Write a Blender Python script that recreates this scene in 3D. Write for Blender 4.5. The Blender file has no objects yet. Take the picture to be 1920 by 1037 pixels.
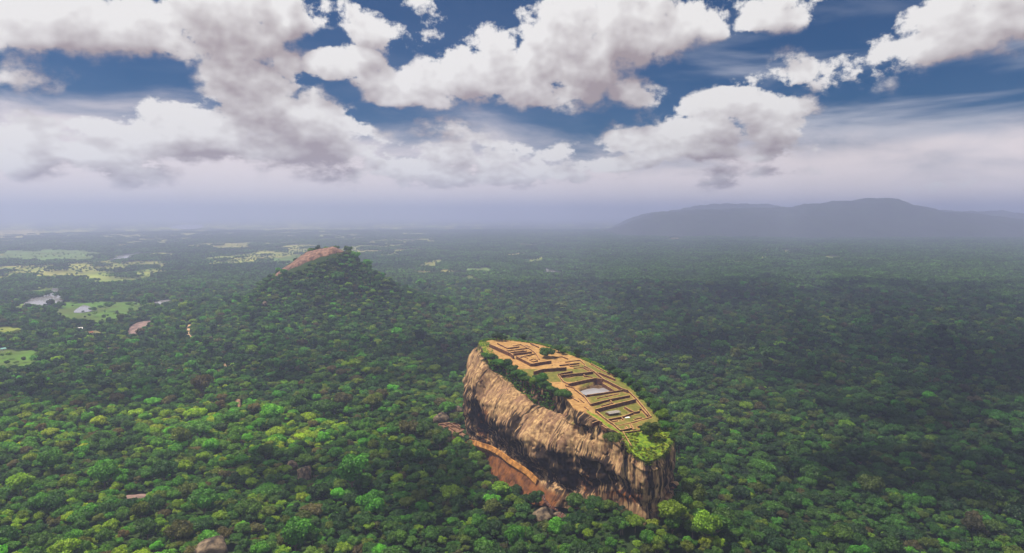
import bpy, bmesh, math, random
import numpy as np
from mathutils import Vector, Euler

scene = bpy.context.scene
COL = scene.collection
R = math.radians
rng = np.random.default_rng(7)
random.seed(7)

# ------------------------------------------------------------------ camera
H = 320.0                 # metres above the plain
FPX = 1297.0              # focal length in photograph pixels (1920 wide)
HOR = 400.0               # photograph row of the horizon
PITCH = math.atan((518.5 - HOR) / FPX)
cam_d = bpy.data.cameras.new('camera')
cam = bpy.data.objects.new('camera', cam_d)
COL.objects.link(cam)
cam.location = (0, 0, H)
cam.rotation_euler = (math.pi / 2 - PITCH, 0, 0)
cam_d.sensor_fit = 'HORIZONTAL'
cam_d.sensor_width = 36.0
cam_d.lens = 36.0 * FPX / 1920.0
cam_d.clip_start = 1.0
cam_d.clip_end = 200000.0
scene.camera = cam

# ------------------------------------------------------------------ render look
scene.view_settings.view_transform = 'Standard'
scene.view_settings.look = 'None'
scene.view_settings.exposure = 0.5
scene.view_settings.gamma = 1.0
scene.cycles.use_denoising = True
scene.cycles.max_bounces = 6
scene.cycles.diffuse_bounces = 3
scene.cycles.glossy_bounces = 2
scene.cycles.transmission_bounces = 2
scene.cycles.volume_bounces = 3
scene.cycles.transparent_max_bounces = 8
scene.cycles.sample_clamp_indirect = 4.0
scene.render.film_transparent = False

# ------------------------------------------------------------------ sun
SUN = Vector((-0.40, 0.0, 0.917)).normalized()       # direction towards the sun
SUN_EL = math.asin(SUN.z)
SUN_AZ = math.atan2(SUN.x, SUN.y)
sl = bpy.data.lights.new('sun', 'SUN')
sl.energy = 5.0
sl.angle = R(0.53)
sl.color = (1.0, 0.90, 0.74)
so = bpy.data.objects.new('sun', sl)
COL.objects.link(so)
so.rotation_euler = SUN.to_track_quat('Z', 'Y').to_euler()

# ------------------------------------------------------------------ node helper
class NT:
    def __init__(s, tree):
        s.t = tree
    def n(s, typ, **kw):
        nd = s.t.nodes.new(typ)
        for k, v in kw.items():
            setattr(nd, k, v)
        return nd
    def put(s, sock, v):
        if v is None:
            return
        if hasattr(v, 'is_linked') or isinstance(v, bpy.types.NodeSocket):
            s.t.links.new(v, sock)
        else:
            if isinstance(v, (tuple, list)) and len(v) == 3 and sock.type == 'RGBA':
                v = (*v, 1)
            sock.default_value = v
    def m(s, op, a, b=None, c=None, clamp=False):
        nd = s.n('ShaderNodeMath', operation=op, use_clamp=clamp)
        s.put(nd.inputs[0], a); s.put(nd.inputs[1], b); s.put(nd.inputs[2], c)
        return nd.outputs[0]
    def v(s, op, a, b=None):
        nd = s.n('ShaderNodeVectorMath', operation=op)
        s.put(nd.inputs[0], a); s.put(nd.inputs[1], b)
        return nd.outputs['Value'] if op in ('LENGTH', 'DOT_PRODUCT') else nd.outputs[0]
    def comb(s, x, y, z):
        nd = s.n('ShaderNodeCombineXYZ')
        s.put(nd.inputs[0], x); s.put(nd.inputs[1], y); s.put(nd.inputs[2], z)
        return nd.outputs[0]
    def sep(s, a):
        nd = s.n('ShaderNodeSeparateXYZ'); s.put(nd.inputs[0], a)
        return nd.outputs
    def mix(s, f, a, b, blend='MIX'):
        nd = s.n('ShaderNodeMix', data_type='RGBA', blend_type=blend)
        nd.clamp_factor = True
        s.put(nd.inputs['Factor'], f) if False else s.put(nd.inputs[0], f)
        s.put(nd.inputs[6], a); s.put(nd.inputs[7], b)
        return nd.outputs[2]
    def mr(s, x, a, b, c=0.0, d=1.0, kind='SMOOTHSTEP'):
        nd = s.n('ShaderNodeMapRange', interpolation_type=kind)
        s.put(nd.inputs[0], x); s.put(nd.inputs[1], a); s.put(nd.inputs[2], b)
        s.put(nd.inputs[3], c); s.put(nd.inputs[4], d)
        return nd.outputs[0]
    def noise(s, vec, scale, detail=5, rough=0.55, dist=0.0, dim='3D'):
        nd = s.n('ShaderNodeTexNoise', noise_dimensions=dim)
        s.put(nd.inputs['Vector'], vec); s.put(nd.inputs['Scale'], scale)
        s.put(nd.inputs['Detail'], detail); s.put(nd.inputs['Roughness'], rough)
        s.put(nd.inputs['Distortion'], dist)
        return nd.outputs[0]
    def attr(s, name, kind='GEOMETRY'):
        nd = s.n('ShaderNodeAttribute', attribute_name=name, attribute_type=kind)
        return nd.outputs

# ------------------------------------------------------------------ sky (world)
world = bpy.data.worlds.new('World')
scene.world = world
world.use_nodes = True
W = NT(world.node_tree)
world.node_tree.nodes.clear()

def px_az(px, py):
    """azimuth and tan(elevation) of a photograph pixel"""
    X = (px - 960) / FPX; Y = 1.0; Z = (518.5 - py) / FPX
    y = Y * math.cos(PITCH) + Z * math.sin(PITCH)
    z = -Y * math.sin(PITCH) + Z * math.cos(PITCH)
    return math.atan2(X, y), z / math.hypot(X, y)

# cloud bodies: column, row, half width, half height, strength
CLOUDS = [
    (60, 40, 260, 70, 1.2), (250, 60, 190, 66, 1.15), (30, 132, 80, 34, .5),
    (430, 50, 130, 95, 1.0), (520, 20, 100, 60, .95), (420, 135, 75, 40, .8),
    (470, 185, 120, 80, 1.2), (390, 250, 180, 72, 1.3), (570, 250, 165, 88, 1.3), (530, 120, 75, 45, .9),
    (620, 290, 150, 60, .8), (110, 262, 140, 50, 1.0), (60, 300, 120, 40, .8), (230, 300, 120, 50, .85),
    (640, 120, 100, 42, 1.05), (730, 150, 90, 42, .95), (770, 185, 100, 34, 1.0), (900, 145, 130, 62, 1.1),
    (920, 62, 52, 46, .9), (1010, 178, 130, 38, .9), (735, 45, 80, 40, .34),
    (1150, 60, 200, 90, 1.25), (1330, 25, 200, 55, 1.05), (1080, 130, 150, 70, 1.05), (1190, 172, 90, 40, .8),
    (1300, 262, 180, 48, 1.1), (1400, 215, 115, 48, 1.05), (1200, 302, 110, 24, .9), (1440, 262, 90, 50, .9),
    (1790, 62, 190, 66, 1.2), (1900, 30, 160, 90, 1.1),
    (890, 292, 110, 30, .66), (860, 250, 80, 22, .5), (1075, 275, 55, 32, .30), (800, 325, 140, 26, .66), (960, 330, 120, 24, .5), (1340, 325, 170, 18, .5),
    (1640, 100, 90, 40, .35), (1755, 347, 60, 14, .28), (1520, 130, 90, 30, .3),
]

def cloud_group(fine):
    g = bpy.data.node_groups.new('cloud_density', 'ShaderNodeTree')
    g.interface.new_socket('Vector', in_out='INPUT', socket_type='NodeSocketVector')
    g.interface.new_socket('Density', in_out='OUTPUT', socket_type='NodeSocketFloat')
    g.interface.new_socket('Envelope', in_out='OUTPUT', socket_type='NodeSocketFloat')
    T = NT(g)
    gi = T.n('NodeGroupInput'); go = T.n('NodeGroupOutput')
    p = gi.outputs[0]
    # gentle warp so that no body keeps the outline of an ellipse
    w1 = T.n('ShaderNodeTexNoise', noise_dimensions='2D')
    T.put(w1.inputs['Vector'], p); w1.inputs['Scale'].default_value = 8.0; w1.inputs['Detail'].default_value = 2
    wv = T.v('SUBTRACT', w1.outputs['Color'], (.5, .5, .5))
    pw = T.v('ADD', p, T.v('MULTIPLY', wv, (.075, .045, 0)))
    env = None
    for (cx, cy, rx, ry, a) in CLOUDS:
        az, v = px_az(cx, cy)
        az2, _ = px_az(cx + rx, cy); _, v2 = px_az(cx, cy - ry)
        d = T.v('SUBTRACT', pw, (az, v, 0))
        d = T.v('MULTIPLY', d, (1 / (az2 - az), 1 / (v2 - v), 0))
        q = T.v('DOT_PRODUCT', d, d)
        e = T.m('MULTIPLY_ADD', q, -a, a)
        env = e if env is None else T.m('SMOOTH_MAX', env, e, 0.12)
    s = T.sep(p)
    # sky out of the picture: broken cloud everywhere else
    out1 = T.mr(T.m('ABSOLUTE', s[0]), .68, .85)
    out2 = T.mr(s[1], .33, .42)
    out = T.m('MAXIMUM', out1, out2)
    env = T.m('MAXIMUM', env, -1.0)
    env = T.m('MULTIPLY_ADD', T.m('SUBTRACT', 0.30, env), out, env)
    # billows: fractal noise and puffs, smaller towards the horizon
    # finer towards the horizon: the upright axis runs with the logarithm of the height
    lv = T.m('LOGARITHM', T.m('ADD', T.m('MAXIMUM', s[1], -.08), .16), 2.718)
    q = T.comb(s[0], T.m('MULTIPLY', lv, .46), 0.0); sc = 1.0
    n1 = T.noise(q, 12.0, 9 if fine else 3, .64, .0, '2D')
    vor = T.n('ShaderNodeTexVoronoi', feature='F1', voronoi_dimensions='2D')
    vor.normalize = True
    T.put(vor.inputs['Vector'], T.v('ADD', q, T.v('MULTIPLY', wv, (.05, .05, 0)))); T.put(vor.inputs['Scale'], 19.0)
    vor.inputs['Detail'].default_value = 3 if fine else 1; vor.inputs['Roughness'].default_value = .5
    puff = T.m('SUBTRACT', 1.0, vor.outputs['Distance'])
    d = T.m('MULTIPLY_ADD', T.m('SUBTRACT', n1, .5), 4.1, env)
    d = T.m('MULTIPLY_ADD', T.m('SUBTRACT', puff, .72), 1.5, d)
    T.put(go.inputs[0], T.m('ADD', d, .08))
    T.put(go.inputs[1], env)
    return g

CG = cloud_group(True); CG_SOFT = cloud_group(False)
tc = W.n('ShaderNodeTexCoord')
dx, dy, dz = W.sep(tc.outputs['Generated'])
az = W.m('ARCTAN2', dx, dy)
hyp = W.m('SQRT', W.m('ADD', W.m('MULTIPLY', dx, dx), W.m('MULTIPLY', dy, dy)))
vv = W.m('DIVIDE', dz, W.m('MAXIMUM', hyp, .02))
P = W.comb(az, vv, 0.0)
def dens(off):
    nd = W.n('ShaderNodeGroup'); nd.node_tree = CG if off is None else CG_SOFT
    W.put(nd.inputs[0], P if off is None else W.v('ADD', P, off))
    return nd.outputs
d0 = dens(None)
d1 = dens((-.010, .020, 0))
d2 = dens((-.014, .048, 0))
sh = W.m('ADD', W.m('MULTIPLY', W.m('MAXIMUM', d1[0], 0), .42), W.m('MULTIPLY', W.m('MAXIMUM', d2[0], 0), .55))
light = W.m('POWER', 2.718, W.m('MULTIPLY', sh, -.62))
relief = W.m('SUBTRACT', d0[0], d1[0])
lit = W.m('MULTIPLY_ADD', relief, .13, light)
under = W.m('SUBTRACT', d2[1], d0[1])
alpha = W.mr(d0[0], -.05, W.m('MULTIPLY_ADD', W.m('MAXIMUM', under, 0), 1.1, .42))
lit = W.m('MULTIPLY_ADD', W.m('MINIMUM', W.m('MAXIMUM', under, -.35), .8), -.34, lit)
lit = W.m('MULTIPLY_ADD', W.m('SUBTRACT', W.noise(P, 26, 5, .6, 0, '2D'), .5), .16, lit)
cl = W.mix(W.mr(lit, .30, 1.06, 0, 1, 'LINEAR'), (.265, .222, .232), (.63, .615, .605))
# thin veils, mostly to the right, drawn out sideways
veil_n = W.noise(W.v('MULTIPLY', P, (1.1, 5.5, 1)), 3.0, 5, .52, .3, '2D')
veil_r = W.mr(az, .02, .34)
veil_h = W.mr(vv, .27, .17)
veil = W.m('MULTIPLY', W.mr(veil_n, .40, .68), W.m('MULTIPLY_ADD', veil_r, .80, .07))
veil = W.m('MULTIPLY', veil, W.m('MULTIPLY_ADD', veil_h, .8, .2))
# low bank of cloud above the horizon
bank_n = W.noise(W.v('MULTIPLY', P, (1.0, 3.2, 1)), 6.0, 5, .55, .3, '2D')
bank_top = W.m('MULTIPLY_ADD', W.m('SUBTRACT', bank_n, .5), .11, W.mr(az, -.5, .4, .112, .080, 'LINEAR'))
bank = W.mr(W.m('SUBTRACT', bank_top, vv), -.05, .04)

sky = W.n('ShaderNodeTexSky')
sky.sky_type = 'NISHITA'; sky.sun_disc = False
sky.sun_elevation = SUN_EL; sky.sun_rotation = SUN_AZ
sky.altitude = 300; sky.air_density = 1.0; sky.dust_density = .6; sky.ozone_density = 2.0
S = 0.10
skyc = W.mix(1.0, sky.outputs[0], (.0, .15, .29), 'MULTIPLY')
K = 1.0 / S
def k3(c): return tuple(x * K for x in c)
clK = W.v('SCALE', cl); 
W.t.nodes.remove(clK.node)
sc_n = W.n('ShaderNodeVectorMath', operation='SCALE'); W.put(sc_n.inputs[0], cl); sc_n.inputs['Scale'].default_value = K
c1 = W.mix(veil, skyc, k3((.36, .38, .44)))
c2 = W.mix(W.m('MULTIPLY', bank, .88), c1, k3((.74, .655, .64)))
c3 = W.mix(alpha, c2, sc_n.outputs[0])
bg = W.n('ShaderNodeBackground'); W.put(bg.inputs[0], c3); bg.inputs[1].default_value = S
wo = W.n('ShaderNodeOutputWorld'); W.t.links.new(bg.outputs[0], wo.inputs[0])

# ------------------------------------------------------------------ numeric helpers
_perm = rng.permutation(512)
_perm = np.concatenate([_perm, _perm, _perm])
_grad = rng.normal(size=(512, 3)); _grad /= np.linalg.norm(_grad, axis=1)[:, None]

def perlin(p):
    p = np.asarray(p, float)
    i = np.floor(p).astype(int); f = p - i
    u = f * f * f * (f * (f * 6 - 15) + 10)
    i &= 511
    out = 0
    for dx_ in (0, 1):
        wx = u[:, 0] if dx_ else 1 - u[:, 0]
        for dy_ in (0, 1):
            wy = u[:, 1] if dy_ else 1 - u[:, 1]
            for dz_ in (0, 1):
                wz = u[:, 2] if dz_ else 1 - u[:, 2]
                h = _perm[_perm[_perm[(i[:, 0] + dx_) & 511] + ((i[:, 1] + dy_) & 511)] + ((i[:, 2] + dz_) & 511)] & 511
                g = _grad[h]
                out = out + wx * wy * wz * (g[:, 0] * (f[:, 0] - dx_) + g[:, 1] * (f[:, 1] - dy_) + g[:, 2] * (f[:, 2] - dz_))
    return out * 1.5

def fbm(p, octaves=4, gain=.5, lac=2.03):
    p = np.asarray(p, float); a = 1.0; s = 0; o = 0
    for k in range(octaves):
        o = o + a * perlin(p + 17.3 * k); s += a
        a *= gain; p = p * lac
    return o / s

def fbm2(x, y, scale, octaves=4, gain=.5, seed=0.0):
    x = np.atleast_1d(np.asarray(x, float)); y = np.atleast_1d(np.asarray(y, float))
    return fbm(np.stack([x / scale, y / scale, np.full(x.shape, 3.7 + seed)], 1), octaves, gain)

def sstep(x, a, b):
    t = np.clip((x - a) / (b - a), 0, 1)
    return t * t * (3 - 2 * t)

def at_z(px, py, z):
    X = (px - 960) / FPX; Z = (518.5 - py) / FPX
    y = math.cos(PITCH) + Z * math.sin(PITCH)
    w = -math.sin(PITCH) + Z * math.cos(PITCH)
    t = (z - H) / w
    return np.array([X * t, y * t, z])

def ray(px, py):
    X = (px - 960) / FPX; Z = (518.5 - py) / FPX
    return np.array([X, math.cos(PITCH) + Z * math.sin(PITCH), -math.sin(PITCH) + Z * math.cos(PITCH)])

def to_px(P_):
    P_ = np.atleast_2d(P_).astype(float)
    dz_ = P_[:, 2] - H
    f_ = P_[:, 1] * math.cos(PITCH) - dz_ * math.sin(PITCH)
    u_ = P_[:, 1] * math.sin(PITCH) + dz_ * math.cos(PITCH)
    f_ = np.where(f_ < 1, 1, f_)
    return 960 + FPX * P_[:, 0] / f_, 518.5 - FPX * u_ / f_

def inpoly(x, y, poly):
    x = np.asarray(x); y = np.asarray(y); c = np.zeros(x.shape, bool)
    n = len(poly)
    for i in range(n):
        x1, y1 = poly[i][0], poly[i][1]; x2, y2 = poly[(i + 1) % n][0], poly[(i + 1) % n][1]
        if y1 == y2: continue
        t = ((y1 > y) != (y2 > y)) & (x < (x2 - x1) * (y - y1) / (y2 - y1) + x1)
        c ^= t
    return c

def segdist(x, y, pl):
    d = np.full(np.shape(x), 1e9)
    for a, b in zip(pl[:-1], pl[1:]):
        ax, ay, bx, by = a[0], a[1], b[0], b[1]
        l2 = (bx - ax) ** 2 + (by - ay) ** 2 + 1e-9
        t = np.clip(((x - ax) * (bx - ax) + (y - ay) * (by - ay)) / l2, 0, 1)
        d = np.minimum(d, np.hypot(x - ax - t * (bx - ax), y - ay - t * (by - ay)))
    return d

def catmull(P_, ts, closed=False):
    """P_ (n, ...) control values at 0..n-1; ts parameters"""
    P_ = np.asarray(P_, float); n = len(P_)
    i = np.floor(ts).astype(int)
    if not closed: i = np.clip(i, 0, n - 2)
    f = ts - i
    f = f.reshape((-1,) + (1,) * (P_.ndim - 1))
    def g(k):
        return P_[k % n] if closed else P_[np.clip(k, 0, n - 1)]
    a, b, c, d = g(i - 1), g(i), g(i + 1), g(i + 2)
    T_ = .5
    m1 = T_ * (c - a); m2 = T_ * (d - b)
    return (2 * f**3 - 3 * f**2 + 1) * b + (f**3 - 2 * f**2 + f) * m1 + (-2 * f**3 + 3 * f**2) * c + (f**3 - f**2) * m2

# ------------------------------------------------------------------ object helpers
def mesh_np(name, verts, faces, smooth=False):
    me = bpy.data.meshes.new(name)
    verts = np.asarray(verts, np.float32)
    me.vertices.add(len(verts)); me.vertices.foreach_set('co', verts.ravel())
    faces = np.asarray(faces, np.int32)
    k = faces.shape[1]
    me.loops.add(faces.size); me.loops.foreach_set('vertex_index', faces.ravel())
    me.polygons.add(len(faces))
    me.polygons.foreach_set('loop_start', np.arange(0, faces.size, k, dtype=np.int32))
    me.polygons.foreach_set('loop_total', np.full(len(faces), k, np.int32))
    if smooth: me.polygons.foreach_set('use_smooth', np.ones(len(faces), bool))
    me.update(calc_edges=True); me.validate()
    return me

def vattr(me, name, arr, typ='FLOAT'):
    a = me.attributes.new(name, typ, 'POINT')
    arr = np.asarray(arr, np.float32)
    if typ == 'FLOAT': a.data.foreach_set('value', arr.ravel())
    elif typ == 'FLOAT_VECTOR': a.data.foreach_set('vector', arr.ravel())
    elif typ == 'FLOAT_COLOR':
        if arr.shape[1] == 3: arr = np.concatenate([arr, np.ones((len(arr), 1), np.float32)], 1)
        a.data.foreach_set('color', np.ascontiguousarray(arr).ravel())

def link(name, me, mat=None, parent=None, loc=None, smooth=False):
    o = bpy.data.objects.new(name, me); COL.objects.link(o)
    if mat is not None and me is not None and not me.materials: me.materials.append(mat)
    if smooth: me.polygons.foreach_set('use_smooth', np.ones(len(me.polygons), bool))
    if parent is not None: o.parent = parent
    if loc is not None: o.location = loc
    return o

def tag(o, label=None, cat=None, group=None, kind=None):
    if label: o['label'] = label
    if cat: o['category'] = cat
    if group: o['group'] = group
    if kind: o['kind'] = kind
    return o

def thing(name, label, cat, loc=(0, 0, 0), rz=0.0, group=None):
    o = bpy.data.objects.new(name, None); COL.objects.link(o)
    o.empty_display_size = 1.0
    o.location = loc; o.rotation_euler = (0, 0, rz)
    return tag(o, label, cat, group)

class MB:
    """collects simple solids into one mesh"""
    def __init__(s): s.v = []; s.f = []
    def add(s, vs, fs):
        b = len(s.v); s.v += [tuple(v) for v in vs]; s.f += [tuple(i + b for i in f) for f in fs]
    def box(s, c, size, rz=0.0):
        x, y, z = [q / 2 for q in size]; ca, sa = math.cos(rz), math.sin(rz)
        vs = []
        for k in (-1, 1):
            for (a, b) in ((-1, -1), (1, -1), (1, 1), (-1, 1)):
                lx, ly = a * x, b * y
                vs.append((c[0] + lx * ca - ly * sa, c[1] + lx * sa + ly * ca, c[2] + k * z))
        s.add(vs, [(3, 2, 1, 0), (4, 5, 6, 7), (0, 1, 5, 4), (1, 2, 6, 5), (2, 3, 7, 6), (3, 0, 4, 7)])
    def tube(s, pts, rad, n=6):
        pts = [Vector(p) for p in pts]
        rings = []
        for i, p in enumerate(pts):
            d = (pts[min(i + 1, len(pts) - 1)] - pts[max(i - 1, 0)]).normalized()
            a = d.orthogonal().normalized(); b = d.cross(a)
            r = rad[i] if isinstance(rad, (list, tuple)) else rad
            rings.append([p + a * (r * math.cos(6.2832 * k / n)) + b * (r * math.sin(6.2832 * k / n)) for k in range(n)])
        vs = [v for r_ in rings for v in r_]
        fs = []
        for i in range(len(rings) - 1):
            for k in range(n):
                fs.append((i * n + k, i * n + (k + 1) % n, (i + 1) * n + (k + 1) % n, (i + 1) * n + k))
        fs.append(tuple(range(n - 1, -1, -1))); fs.append(tuple(range((len(rings) - 1) * n, len(rings) * n)))
        s.add(vs, fs)
    def mesh(s, name):
        me = bpy.data.meshes.new(name); me.from_pydata(s.v, [], s.f); me.update()
        return me

# ------------------------------------------------------------------ materials
def mat(name):
    m = bpy.data.materials.new(name); m.use_nodes = True
    m.node_tree.nodes.clear()
    T = NT(m.node_tree)
    T.out = T.n('ShaderNodeOutputMaterial')
    T.m_ = m
    return T

def simple(name, col, rough=.8, var=.25, scale=.5, bump=0.0, spec=.3, col2=None):
    T = mat(name)
    tc_ = T.n('ShaderNodeTexCoord')
    n = T.noise(tc_.outputs['Object'], scale, 6, .6)
    c = T.mix(T.mr(n, .3, .7), tuple(x * (1 - var) for x in col), col2 or tuple(min(1, x * (1 + var)) for x in col))
    p = T.n('ShaderNodeBsdfPrincipled')
    T.put(p.inputs['Base Color'], c); p.inputs['Roughness'].default_value = rough
    p.inputs['Specular IOR Level'].default_value = spec
    if bump:
        b = T.n('ShaderNodeBump'); b.inputs['Strength'].default_value = bump; b.inputs['Distance'].default_value = .5
        T.put(b.inputs['Height'], T.noise(tc_.outputs['Object'], scale * 5, 6, .6)); T.put(p.inputs['Normal'], b.outputs[0])
    T.t.links.new(p.outputs[0], T.out.inputs[0])
    return T.m_

def foliage_mat(name, default=(.05, .10, .025)):
    """leaf colour = the tree's tint, which carries painted light in the forest, times a spread from clump to clump"""
    T = mat(name)
    tint = T.attr('tint', 'INSTANCER')
    clump = T.attr('clump', 'GEOMETRY')
    c = T.mix(1.0, tint[0], clump[0], 'MULTIPLY')
    d = T.n('ShaderNodeBsdfDiffuse'); T.put(d.inputs[0], c)
    tr = T.n('ShaderNodeBsdfTranslucent'); T.put(tr.inputs[0], T.mix(1.0, c, (1.0, 1.25, .45), 'MULTIPLY'))
    ms = T.n('ShaderNodeMixShader'); ms.inputs[0].default_value = .28
    T.t.links.new(d.outputs[0], ms.inputs[1]); T.t.links.new(tr.outputs[0], ms.inputs[2])
    g = T.n('ShaderNodeBsdfGlossy'); g.inputs['Roughness'].default_value = .55; g.inputs[0].default_value = (1, 1, 1, 1)
    ms2 = T.n('ShaderNodeMixShader'); ms2.inputs[0].default_value = .015
    T.t.links.new(ms.outputs[0], ms2.inputs[1]); T.t.links.new(g.outputs[0], ms2.inputs[2])
    T.t.links.new(ms2.outputs[0], T.out.inputs[0])
    return T.m_

M = {}
M['leaf'] = foliage_mat('foliage')
M['bark'] = simple('bark', (.16, .12, .085), .9, .35, 3.0)
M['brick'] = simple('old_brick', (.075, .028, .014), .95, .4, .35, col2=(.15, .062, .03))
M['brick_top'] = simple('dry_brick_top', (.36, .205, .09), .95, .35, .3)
M['plaster'] = simple('orange_plaster', (.24, .095, .022), .9, .5, .16, .5, col2=(.56, .255, .06))
M['white'] = simple('white_sheet', (.78, .76, .74), .7, .08, .6)
M['roofgrey'] = simple('grey_sheet_roof', (.24, .22, .20), .7, .25, .8)
M['roofred'] = simple('clay_tiles', (.34, .12, .06), .9, .3, .5)
M['roofteal'] = simple('teal_sheet_roof', (.22, .46, .42), .6, .12, .5)
M['wallwhite'] = simple('white_plaster', (.72, .70, .66), .9, .1, .5)
M['iron'] = simple('red_painted_iron', (.20, .07, .05), .6, .2, 1.0)
M['dark'] = simple('dark_opening', (.02, .02, .02), .9, .1, 1.0)
M['boulder'] = simple('boulder_stone', (.030, .022, .020), .95, .45, 2.2, .9, col2=(.23, .17, .11))
M['slabrock'] = simple('bare_rock', (.13, .085, .085), .95, .35, .05, .4, col2=(.30, .20, .17))
M['warmrock'] = simple('warm_rock', (.16, .09, .05), .95, .3, .3, .6, col2=(.36, .22, .12))
M['redearth'] = simple('red_earth', (.15, .07, .04), .95, .35, .2, col2=(.24, .13, .07))
M['sand'] = simple('sandy_earth', (.50, .33, .19), .95, .25, .1)

def water_mat():
    T = mat('water')
    p = T.n('ShaderNodeBsdfPrincipled')
    tc_ = T.n('ShaderNodeTexCoord')
    c = T.mix(T.noise(tc_.outputs['Object'], .02, 3), (.22, .22, .24), (.30, .29, .31))
    T.put(p.inputs['Base Color'], c)
    p.inputs['Roughness'].default_value = .12; p.inputs['IOR'].default_value = 1.33
    b = T.n('ShaderNodeBump'); b.inputs['Strength'].default_value = .15
    T.put(b.inputs['Height'], T.noise(tc_.outputs['Object'], .6, 3)); T.put(p.inputs['Normal'], b.outputs[0])
    T.t.links.new(p.outputs[0], T.out.inputs[0])
    return T.m_
M['water'] = water_mat()

# ------------------------------------------------------------------ the great rock: plan from the picture
S_KEYS = [0, 22, 55, 150, 330, 365]
S_Z = [93, 101, 106, 112, 126, 128]
NEAR = at_z(1213, 864, 93.0)[:2]
FAR = at_z(925, 640, 128.0)[:2]
AX = (FAR - NEAR); AXL = np.linalg.norm(AX); AX = AX / AXL
S_KEYS = [k * AXL / 365 for k in S_KEYS]
WEST = np.array([-AX[1], AX[0]])
if WEST[0] > 0: WEST = -WEST

def along(xy): return (np.asarray(xy)[..., :2] - NEAR) @ AX
def across(xy): return (np.asarray(xy)[..., :2] - NEAR) @ WEST
def zp(xy): return np.interp(along(xy), S_KEYS, S_Z)

def on_top(px, py, h=0.0):
    z = 110.0
    for _ in range(12):
        p = at_z(px, py, z); z = .5 * z + .5 * (float(zp(p)) + h)
    return at_z(px, py, z)

WST = [  # rim, gutter, ledge, bulge, under, recess, wall walk, foot  (picture columns and rows)
    [(903, 641), (899, 648), (892, 657), (881, 685), (872, 720), (874, 775), (880, 814), (886, 850)],
    [(917, 678), (914, 684), (904, 683), (893, 705), (884, 740), (886, 790), (893, 830), (898, 880)],
    [(946, 688), (943, 706), (932, 704), (915, 730), (904, 765), (906, 810), (912, 838), (910, 890)],
    [(977, 709), (973, 733), (960, 728), (940, 755), (928, 790), (928, 832), (934, 852), (925, 900)],
    [(1010, 724), (1005, 757), (990, 752), (966, 778), (955, 812), (953, 850), (957, 868), (946, 912)],
    [(1040, 735), (1035, 771), (1018, 769), (995, 795), (980, 830), (980, 868), (984, 886), (968, 925)],
    [(1063, 748), (1058, 782), (1043, 780), (1022, 805), (1008, 843), (1006, 885), (1009, 910), (994, 945)],
    [(1076, 765), (1073, 790), (1066, 792), (1050, 815), (1040, 850), (1036, 895), (1040, 925), (1033, 950)],
    [(1094, 771), (1092, 797), (1086, 806), (1076, 825), (1070, 855), (1064, 895), (1066, 928), (1068, 955)],
    [(1119, 785), (1111, 802), (1105, 822), (1101, 838), (1097, 862), (1090, 900), (1094, 928), (1098, 955)],
    [(1140, 801), (1138, 811), (1133, 827), (1129, 842), (1125, 865), (1119, 900), (1124, 925), (1128, 955)],
    [(1162, 813), (1160, 823), (1156, 836), (1152, 850), (1149, 875), (1144, 905), (1149, 925), (1155, 960)],
]
def on_plane(px, py, o, n):
    """pixel ray against the upright plane through o that holds n"""
    nn = np.array([-n[1], n[0], 0.0]); d = ray(px, py); c = np.array([0, 0, H])
    t = nn @ (o - c) / (nn @ d)
    return c + t * d

stations = []
for prof in WST:
    o = on_top(*prof[0])
    row = [o]
    for q in prof[1:]:
        row.append(on_plane(q[0], q[1], o, np.array([WEST[0], WEST[1], 0])))
    cut_ = (0, 4, 8, 10, 10, 10, 10, 9, 8, 9, 9, 7)[len(stations)]
    for k_, f_ in ((5, 1.0), (6, .7), (7, .2)): row[k_] = row[k_] - np.array([WEST[0], WEST[1], 0]) * cut_ * f_
    row[-1][2] = min(max(row[-1][2], -24), 20)
    for k_ in (5, 6): row[k_][2] = max(row[k_][2], (-6, -12)[k_ - 5])
    stations.append(row)
def manual(px, py, n, offs, drops, foot=-12):
    o = on_top(px, py); n = np.array([n[0], n[1], 0.0]); n /= np.linalg.norm(n)
    row = []
    for k, (a, dz_) in enumerate(zip(offs, drops)):
        p = o + n * a; p[2] = o[2] - dz_ if k < 7 else foot
        row.append(p)
    stations.append(row)
DR = [0, 5, 12, 24, 36, 46, 53, 70]
manual(1186, 848, (-.75, -.65), [0, 1, 3, 4, 2, -5, -2, 4], DR)
manual(1214, 864, (-.15, -1), [0, 2, 4, 4, 2, -3, 0, 4], DR)
manual(1244, 851, (.55, -.85), [0, 2, 4, 5, 4, 3, 3, 5], DR)
manual(1257, 826, (1, -.2), [0, 3, 5, 5, 4, 3, 3, 6], DR)
for q in [(1250, 796), (1232, 768), (1207, 742), (1186, 722), (1160, 703), (1130, 687), (1098, 673), (1062, 659), (1028, 648), (1000, 642)]:
    manual(q[0], q[1], (-WEST[0], -WEST[1]), [0, 4, 8, 11, 10, 8, 9, 14], [0, 6, 16, 32, 48, 62, 72, 90])
manual(962, 638, (AX[0] - .4 * WEST[0], AX[1] - .4 * WEST[1]), [0, 4, 8, 10, 9, 7, 8, 14], [0, 6, 16, 34, 52, 68, 80, 95])
manual(928, 636, (AX[0] + .3 * WEST[0], AX[1] + .3 * WEST[1]), [0, 3, 7, 10, 10, 6, 5, 9], [0, 6, 16, 34, 52, 68, 82, 95])
ST = np.array(stations)                       # (n, 8, 3)
nst = len(ST)
seg = np.linalg.norm(np.roll(ST[:, 0], -1, 0) - ST[:, 0], axis=1)
cum = np.concatenate([[0], np.cumsum(seg)])
NP, NM = 1000, 150
arc = np.linspace(0, cum[-1], NP, endpoint=False)
tt = np.interp(arc, cum, np.arange(nst + 1))
RG = catmull(ST, tt, closed=True)            # (NP, 8, 3)
RIM = RG[:, 0]; FOOT = RG[:, 7]
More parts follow.
